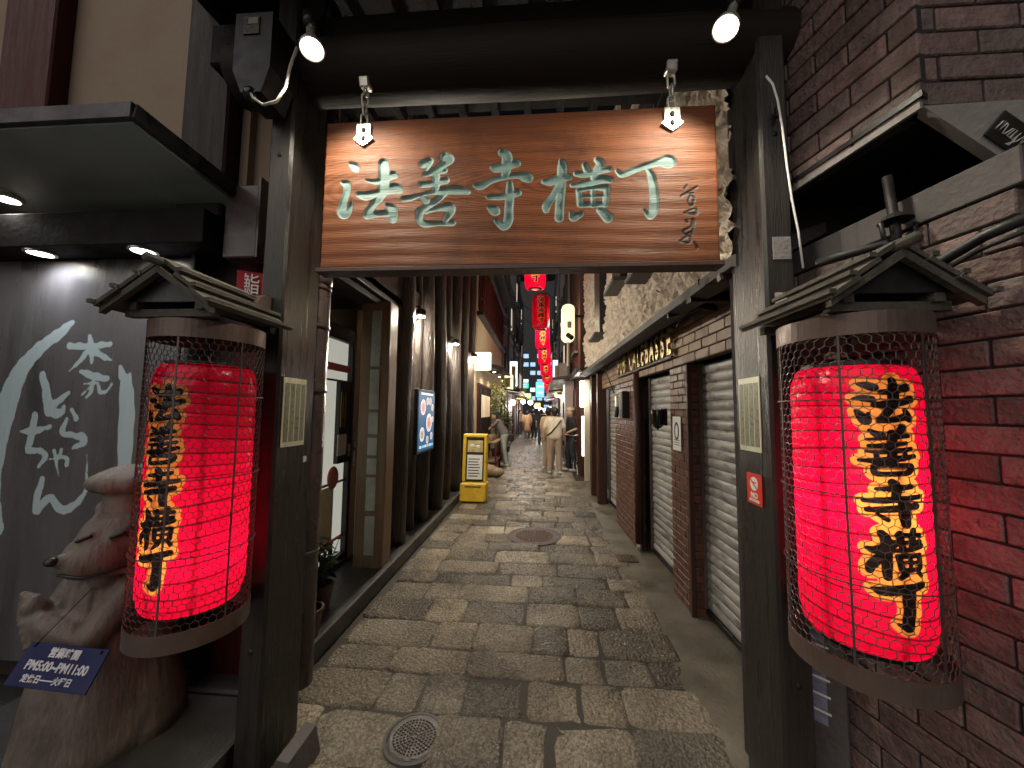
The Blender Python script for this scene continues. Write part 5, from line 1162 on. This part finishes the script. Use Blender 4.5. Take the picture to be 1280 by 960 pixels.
# ---------------------------------------------------------------- string of red lanterns
SL = [[(p[0]-S_MID, p[1]-1.36, p[2]) for p in s] for s in LET]
def small_fn(u, v):
    ang = (u-.5)*2*pi; H = .86; z = -H/2+H*v; R_ = .215
    e = np.minimum(v, 1-v)*H; k = np.clip(e/.12, 0, 1); r = R_*(.62+.38*np.sqrt(np.clip(1-(1-k)**2, 0, 1)))
    ph = (v*16) % 1; r = r*(1+.02*np.abs(np.sin(pi*ph))); small_fn.ring = np.minimum(ph, 1-ph)*H/16+.001
    small_fn.d = sdf(np.stack([R_*ang, z], 1), [[(p[0]*1.1, p[1]*.92, p[2]*.8) for p in s] for s in SL])
    return np.stack([r*np.sin(ang), -r*np.cos(ang), z], 1)
sm, u, v = grid_mesh('small_paper', 120, 110, small_fn); set_attr(sm, 'ink', small_fn.d); set_attr(sm, 'ring', small_fn.ring); sm.materials.append(M_lantern); sm.polygons.foreach_set('use_smooth', [True]*len(sm.polygons))
hoop = MB().lathe([(.135, -.02), (.145, .02), (.12, .02), (.12, -.02)], (0, 0, 0), 24, close=True).mesh('hoop'); hoop.materials.append(M_black)
cab = []
names = ['nearest', 'second', 'third', 'fourth', 'fifth', 'sixth', 'seventh', 'eighth', 'ninth', 'tenth', 'eleventh']
for i, (pxx, pyb, Y) in enumerate(((669, 362, 7.5), (676, 411, 9.4), (678, 436, 11.4), (680, 456, 13.4), (682, 470, 15.4), (684, 479, 17.5), (685, 486, 19.8), (686, 491, 22.5), (687, 495, 25.5), (688, 498, 29), (688.5, 500, 33))):
    p = at(pxx, pyb, Y=Y); c = p+Vector((0, 0, .43))
    lab = ('unlit dark red lantern hanging second in the overhead string' if i == 1 else 'lit red lantern hanging %s in the overhead string' % names[i])
    t = thing('hanging_lantern', lab, 'lantern', c, 'red lanterns strung above the alley')
    o = link('paper_shade', sm, None, t); o.location = c
    for dz in (-.43, .43): o = link('rim_hoop', hoop, None, t); o.location = c+Vector((0, 0, dz))
    MB().tube([c+Vector((0, 0, .43)), c+Vector((0, 0, .62))], .008, 5).build('cord', M_black, t)
    if i != 1:
        for dz in (.0,): lamp('lantern_bulb', 'POINT', c+Vector((0, 0, dz)), 14, (1, .80, .55), .12, t)
    cab.append(c+Vector((0, 0, .62)))
cbt = thing('overhead_cable', 'thin dark cable carrying the red lantern string above the alley', 'cable', cab[0])
MB().tube([cab[0]+Vector((-.1, -2.5, .5))]+cab, .010, 5).build('cable', M_black, cbt)
oc = thing('overhead_wires', 'black overhead wires crossing above the alley', 'wires', (0, 12, 6))
for (y0, z0, y1, z1) in ((9, 6.2, 12, 5.0), (14, 6.5, 17, 5.6), (18, 7, 20, 5.5)):
    p, q = Vector((-1.6, y0, z0)), Vector((1.0, y1, z1)); MB().tube([p.lerp(q, t/8)-Vector((0, 0, .5*t/8*(1-t/8)*4*.4)) for t in range(9)], .012, 5).build('wire', M_black, oc)

# ---------------------------------------------------------------- lamps far down the alley
gl_ = [(641, 503, 17.5, .13), (654, 502, 21, .13), (663, 503, 23, .15), (670, 508, 27, .13), (676, 512, 31, .16), (681, 513, 33, .16), (687, 510, 29, .13), (698, 494, 20, .13), (711, 509, 14.5, .09)]
wl_ = ['first', 'second', 'third', 'fourth', 'fifth', 'sixth', 'seventh']
lbl = ['white globe lamp nearest on the left wall past the shrubs', 'white globe lamp on the left wall second past the shrubs', 'white globe lamp on the left wall third past the shrubs', 'white globe lamp above the far walkers left of the lantern string', 'white globe lamp at the far end left of the lantern string', 'white globe lamp at the far end just under the lantern string', 'white globe lamp at the far end right of the lantern string', 'bluish white globe lamp on the right wall by the neon signs', 'small white globe lamp above the man in black']
for i, (x_, y_, Y, r) in enumerate(gl_):
    p = at(x_, y_, Y=Y); t = thing('globe_lamp', lbl[i], 'lamp', p, 'globe lamps far down the alley')
    MB().ball(p, r, 14, 10).build('globe', E_far, t, smooth=True)
    xw_ = -1.55 if p.x < .1 else 1.12
    MB().tube([p+Vector((0, 0, r)), p+Vector((0, 0, r+.12)), (xw_, Y, p.z+r+.14)], .015, 6).build('arm', M_iron, t, smooth=True)
    MB().lathe([(r*.5, 0), (r*.55, .04), (.015, .06)], p+Vector((0, 0, r*.85)), 12).build('cap', M_iron, t)
    lamp('globe_light', 'POINT', p-Vector((0, .3, .25)), 60 if i < 4 else 80, (1, .94, .84), .2, t)

# ---------------------------------------------------------------- the lit street at the end
fb = thing('far_office_block', 'tall dark block with rows of bluish lit windows across the far street', 'building', (0, 47, 0))
MB().box((-.6, 48, 9), (9, 4, 18)).build('wall', M_bldg2, fb)
Eb = emit('blue_window_glow', (.30, .55, .9), 1.1); Ewn = emit('white_window_glow', (.85, .92, 1), 1.2)
r = random.Random(2)
for fl in range(7):
    for i in range(9):
        if r.random() < .62: MB().box((-4.2+.85*i, 45.97, 2.2+1.05*fl), (.62, .06, .5)).build('window', Eb if r.random() < .7 else Ewn, fb)
def neon(label, x_, y_, w, h, Y, col, st, cap=None):
    p = at(x_, y_, Y=Y); t = thing('neon_sign', label, 'sign', p, 'lit signs at the far street')
    MB().box(p, (w, .18, h), None, .04).build('panel', emit('neon_%d_%d' % (x_, y_), col, st, (.1, .1, .1)), t)
    MB().box(p+Vector((0, .12, 0)), (w+.1, .06, h+.1)).build('casing', M_iron, t)
    for k in range(2): MB().box(p+Vector((0, -.1, (k-.5)*h*.4)), (w*.7, .03, h*.12)).build('stripe', Ewn, t)
neon('cyan lit sign left of the lantern string at the far street', 675, 487, .8, 1.5, 36, (.15, .75, 1), 1.6)
neon('deep blue lit sign right of the lantern string', 692, 488, .7, 1.7, 34, (.05, .25, 1), 1.6)
neon('teal green lit sign high at the far left', 654, 482, 1.1, .55, 38, (.05, .9, .6), 1.2)
neon('yellow lit sign low at the far end', 672, 507, .5, .5, 33, (1, .75, .05), 1.5)
neon('red lit sign high beside the right wall', 697, 470, .25, .9, 22, (1, .04, .08), 1.6)
neon('pale green lit sign above the left globe lamps', 657, 495, .8, .4, 27, (.7, .9, .3), 1.2)

added_signs = [('added cream lit shop sign on the left wall past the shrubs', -1.42, 16.6, 2.9, .5, .7, (1, .85, .55), 1.3), ('added white lit vertical sign high on the left grey building', -1.35, 19.5, 3.6, .4, 1.3, (.95, .97, 1), 1.4), ('added orange lit shop sign low on the left dark building', -1.3, 25, 2.7, .6, .5, (1, .5, .12), 1.4), ('added white lit shop sign at the right wall past the pink pillar', .98, 12.6, 2.35, .35, .8, (1, .95, .85), 1.4), ('added warm lit shop sign on the right plaster building', .95, 17.5, 2.6, .45, .6, (1, .8, .45), 1.3), ('added bluish white vertical sign on the right plaster building', 1.0, 21.5, 3.8, .45, 1.6, (.6, .8, 1), 1.4), ('added pink lit sign on the right tall dark building', 1.05, 27, 3.0, .6, .7, (1, .25, .35), 1.4)]  # glowing signs and their lamps added to brighten the far alley
for lab, x_, Y, z_, w, h, col, st in added_signs:
    t = thing('added_sign', lab, 'sign', (x_, Y, z_), 'lit signs added along the far alley')
    MB().box((x_, Y, z_), (w, .14, h), None, .02).build('light_box', emit('added_sign_glow', col, st), t)
    MB().box((x_, Y-.075, z_), (w*.5, .012, h*.6)).build('lettering_block', M_let, t)
    sx = -1 if x_ < 0 else 1
    MB().box((x_+sx*(w/2+.12), Y, z_+h*.3), (.28, .04, .04)).build('bracket', M_iron, t)
    lamp('added_sign_lamp', 'POINT', (x_-sx*.05, Y, z_-h/2-.15), 18, col, .15, t)

# ================================================================ PEOPLE
def person(label, loc, rz, h, top, bottom, shoe, hair, lean=0, feet=((-.10, .02), (.10, -.02)), arms=None, cap=None, long_hair=False, coat=False, strap=False, bag=False, vox=.0095, sit=0):
    t = thing('person', label, 'person', loc); t.rotation_euler = (0, 0, rz)
    s = h/1.72; fw = Vector((0, -1, 0))
    def T(x, y, z):       # torso frame leans forward about the hips
        dz = z-.93; return Vector((x, y*1.0-sin(lean)*dz, .93+cos(lean)*dz)) if dz > 0 else Vector((x, y, z))
    B = MB(); Tp = MB(); Bt = MB(); Sh = MB(); H = MB()
    hip, ch_, nk, hd = T(0, 0, .95), T(0, .0, 1.30), T(0, .0, 1.46), T(0, -.02, 1.60)
    B.cap(hip, T(0, 0, 1.12), .125, .11, 14); B.cap(T(-.05, 0, 1.15), T(-.07, 0, 1.36), .10, .09, 12); B.cap(T(.05, 0, 1.15), T(.07, 0, 1.36), .10, .09, 12)
    B.cap(T(-.15, 0, 1.41), T(.15, 0, 1.41), .055, .055, 12); B.cap(nk-Vector((0, 0, .06)), nk+Vector((0, 0, .06)), .055, .05, 12)
    B.ball(hd, .108, 18, 14, (.80, .94, 1.12)); B.ball(hd+Vector((0, -.045, -.055)), .06, 12, 10, (.85, .9, 1))
    B.cap(hd+Vector((0, -.098, .01)), hd+Vector((0, -.118, -.028)), .010, .015, 8)
    for q in (-1, 1): B.ball(hd+Vector((.09*q, .005, -.01)), .026, 8, 6, (.45, .7, 1.1)); B.ball(hd+Vector((.033*q, -.088, .012)), .013, 8, 6)
    B.cap(hd+Vector((-.02, -.094, -.058)), hd+Vector((.02, -.094, -.058)), .008, .008, 6)
    arms = arms or [((-.24, .02, 1.15), (-.24, -.06, .92)), ((.24, .02, 1.15), (.24, -.06, .92))]
    for q, (el, ha) in zip((-1, 1), arms):
        sh = T(.185*q, 0, 1.40); el = Vector(el); ha = Vector(ha)
        B.cap(sh, el, .050, .038, 10); B.cap(el, ha, .038, .026, 10)
        d = (ha-el).normalized(); side = d.cross(Vector((0, 0, 1))) if abs(d.z) < .9 else Vector((0, 1, 0)); side.normalize()
        pc_ = ha+d*.045; B.cap(ha, pc_, .028, .032, 10)
        for fi in range(4):
            o_ = side*(.021*(fi-1.5)); ln = (.062, .072, .068, .052)[fi]; m_ = pc_+o_+d*ln*.6
            B.cap(pc_+o_*.9, m_, .0095, .0088, 6); B.cap(m_, m_+d*ln*.45+Vector((0, -.012, -.006)), .0088, .0075, 6)
        B.cap(ha+side*.02*1.0, ha+side*.045+d*.04, .011, .009, 6); B.cap(ha+side*.045+d*.04, ha+side*.047+d*.065, .009, .008, 6)
        Tp.cap(sh, sh.lerp(el, .95 if coat else .72), .068, .062, 12)
        if coat: Tp.cap(el, el.lerp(ha, .9), .058, .046, 10)
    Tp.cap(T(-.05, .0, .98), T(-.08, 0, 1.36), .145, .115, 16); Tp.cap(T(.05, 0, .98), T(.08, 0, 1.36), .145, .115, 16); Tp.cap(T(-.14, 0, 1.40), T(.14, 0, 1.40), .072, .072, 12)
    if coat: Tp.cap((0, 0, .62), (0, 0, 1.0), .22, .17, 18)
    for q, (fx, fy) in zip((-1, 1), feet):
        hp_, kn, an = Vector((.09*q, 0, .92)), Vector((fx*.5+.05*q, fy*.5-.03, .50)), Vector((fx, fy+.02, .09))
        B.cap(hp_, kn, .085, .055, 12); B.cap(kn, an, .055, .036, 12); B.cap(an-Vector((0, 0, .04)), an+Vector((0, -.14, -.055)), .035, .030, 10)
        Bt.cap(hp_, kn, .112, .088, 14); Bt.cap(kn, an+Vector((0, 0, .02)), .088, .072, 14)
        Sh.cap(an+Vector((0, .03, -.045)), an+Vector((0, -.15, -.052)), .046, .042, 12)
    Bt.cap((-.06, 0, .94), (.06, 0, .94), .128, .128, 16)
    hc = hd+Vector((0, .022, .030)); H.ball(hc, .118, 16, 12, (.84, .92, .98)); H.ball(hd+Vector((0, .05, -.03)), .088, 12, 10, (.95, .7, 1.1))
    if long_hair: H.cap(hd+Vector((0, .075, -.02)), T(0, .11, 1.28), .075, .06, 12)
    def fin(mb, nm, m, v, it=3):
        me = remesh(mb, v, it, nm); me.transform(Matrix.Scale(s, 4)); o = link(nm, me, m, t, smooth=True); return local(o)
    fin(B, 'body', M_skin, vox, 1); fin(Tp, 'coat' if coat else 'shirt', top, .014); fin(Bt, 'trousers', bottom, .014); fin(Sh, 'shoes', shoe, .010); fin(H, 'hair', hair, .011)
    if cap:
        c_ = MB(); c_.ball(hd+Vector((0, .01, .075)), .118, 16, 10, (.88, .98, .62)); c_.ball(hd+Vector((0, -.12, .062)), .085, 12, 8, (.85, .9, .13)); fin(c_, 'cap', cap, .010)
    if strap:
        st = MB(); P_ = [(-.20, -.05, 1.40), (-.135, .145, 1.36), (-.02, .175, 1.22), (.10, .175, 1.08), (.20, .06, .98), (.17, -.12, 1.04), (0, -.17, 1.2), (-.16, -.13, 1.38), (-.20, -.05, 1.42)]
        st.tube(P_, .019, 6); me = st.mesh('strap'); me.transform(Matrix.Scale(s, 4)); local(link('bag_strap', me, M_blk, t, smooth=True))
    if bag:
        g = MB(); g.box((.0, .24, .86), (.26, .12, .22), None, .04); me = g.mesh('bag'); me.transform(Matrix.Scale(s, 4)); local(link('shoulder_bag', me, M_blk, t))
    return t
def gpos(x_, y_): p = at(x_, y_, Z=0.0); return (p.x, p.y, 0.0)
person('man in cream tee and beige trousers with a black strap across his back', gpos(693, 592), pi+.12, 1.74, M_tee, M_beigep, M_shoe, M_hair, feet=((-.13, .03), (.12, -.05)), arms=[((-.26, .02, 1.14), (-.25, -.10, .92)), ((.27, .0, 1.14), (.24, -.12, .93))], strap=True)
person('man in tan shirt half hidden to the left of the strapped man', gpos(686, 586), pi-.5, 1.74, M_tee2, M_beigep, M_shoe, M_hair, feet=((-.09, .02), (.11, .02)))
person('man in black tee and dark trousers wearing a pale cap facing the other men', gpos(714, 589), -pi/2+.25, 1.74, M_blk, M_navyp, M_shoe, mat('brown_hair', (.16, .10, .06), .5, .3, 40, .3), arms=[((-.25, .05, 1.15), (-.12, -.20, 1.02)), ((.25, .05, 1.15), (.12, -.20, 1.02))], feet=((-.10, -.06), (.10, .08)), cap=M_tee)
person('woman in black cap and pale jeans stooping over the counter', gpos(630, 582), -pi/2-.12, 1.66, M_grey, M_jeans, M_shoe, M_hair, lean=.42, arms=[((-.20, -.42, 1.18), (-.12, -.66, 1.02)), ((.20, -.40, 1.16), (.14, -.64, 1.0))], feet=((-.09, .0), (.09, .05)), cap=M_blk, long_hair=True, bag=True)
person('person in long tan coat walking away far down the alley', gpos(659, 550), pi, 1.66, M_coat, M_grey, M_shoe, M_hair, feet=((-.09, -.12), (.09, .14)), coat=True, vox=.016)
person('person in black jacket walking beside the tan coat', gpos(667.5, 549), pi, 1.74, M_blk, M_navyp, M_shoe, M_hair, feet=((-.09, .12), (.09, -.10)), vox=.016)
person('person in dark clothes walking behind the tan shirted man', gpos(676.5, 556), pi, 1.74, M_blk, M_navyp, M_blk, M_hair, feet=((-.09, -.10), (.09, .12)), vox=.016)
person('person in pale shirt at the far end under the lanterns', gpos(681.5, 540), pi, 1.70, M_tee2, M_navyp, M_blk, M_hair, vox=.016)
person('person in white shirt far behind the tan coat', gpos(664, 545), pi+.3, 1.72, M_shoe, M_navyp, M_blk, M_hair, feet=((-.09, .10), (.09, -.10)), vox=.018)
person('person in grey top at the far right wall', gpos(699, 552), .4, 1.68, M_grey, M_jeans, M_shoe, M_hair, vox=.018)
person('small far walker in a cream shirt left of the shrubs', gpos(650, 543), .1, 1.70, M_tee, M_grey, M_blk, M_hair, feet=((-.09, -.10), (.09, .12)), vox=.018)
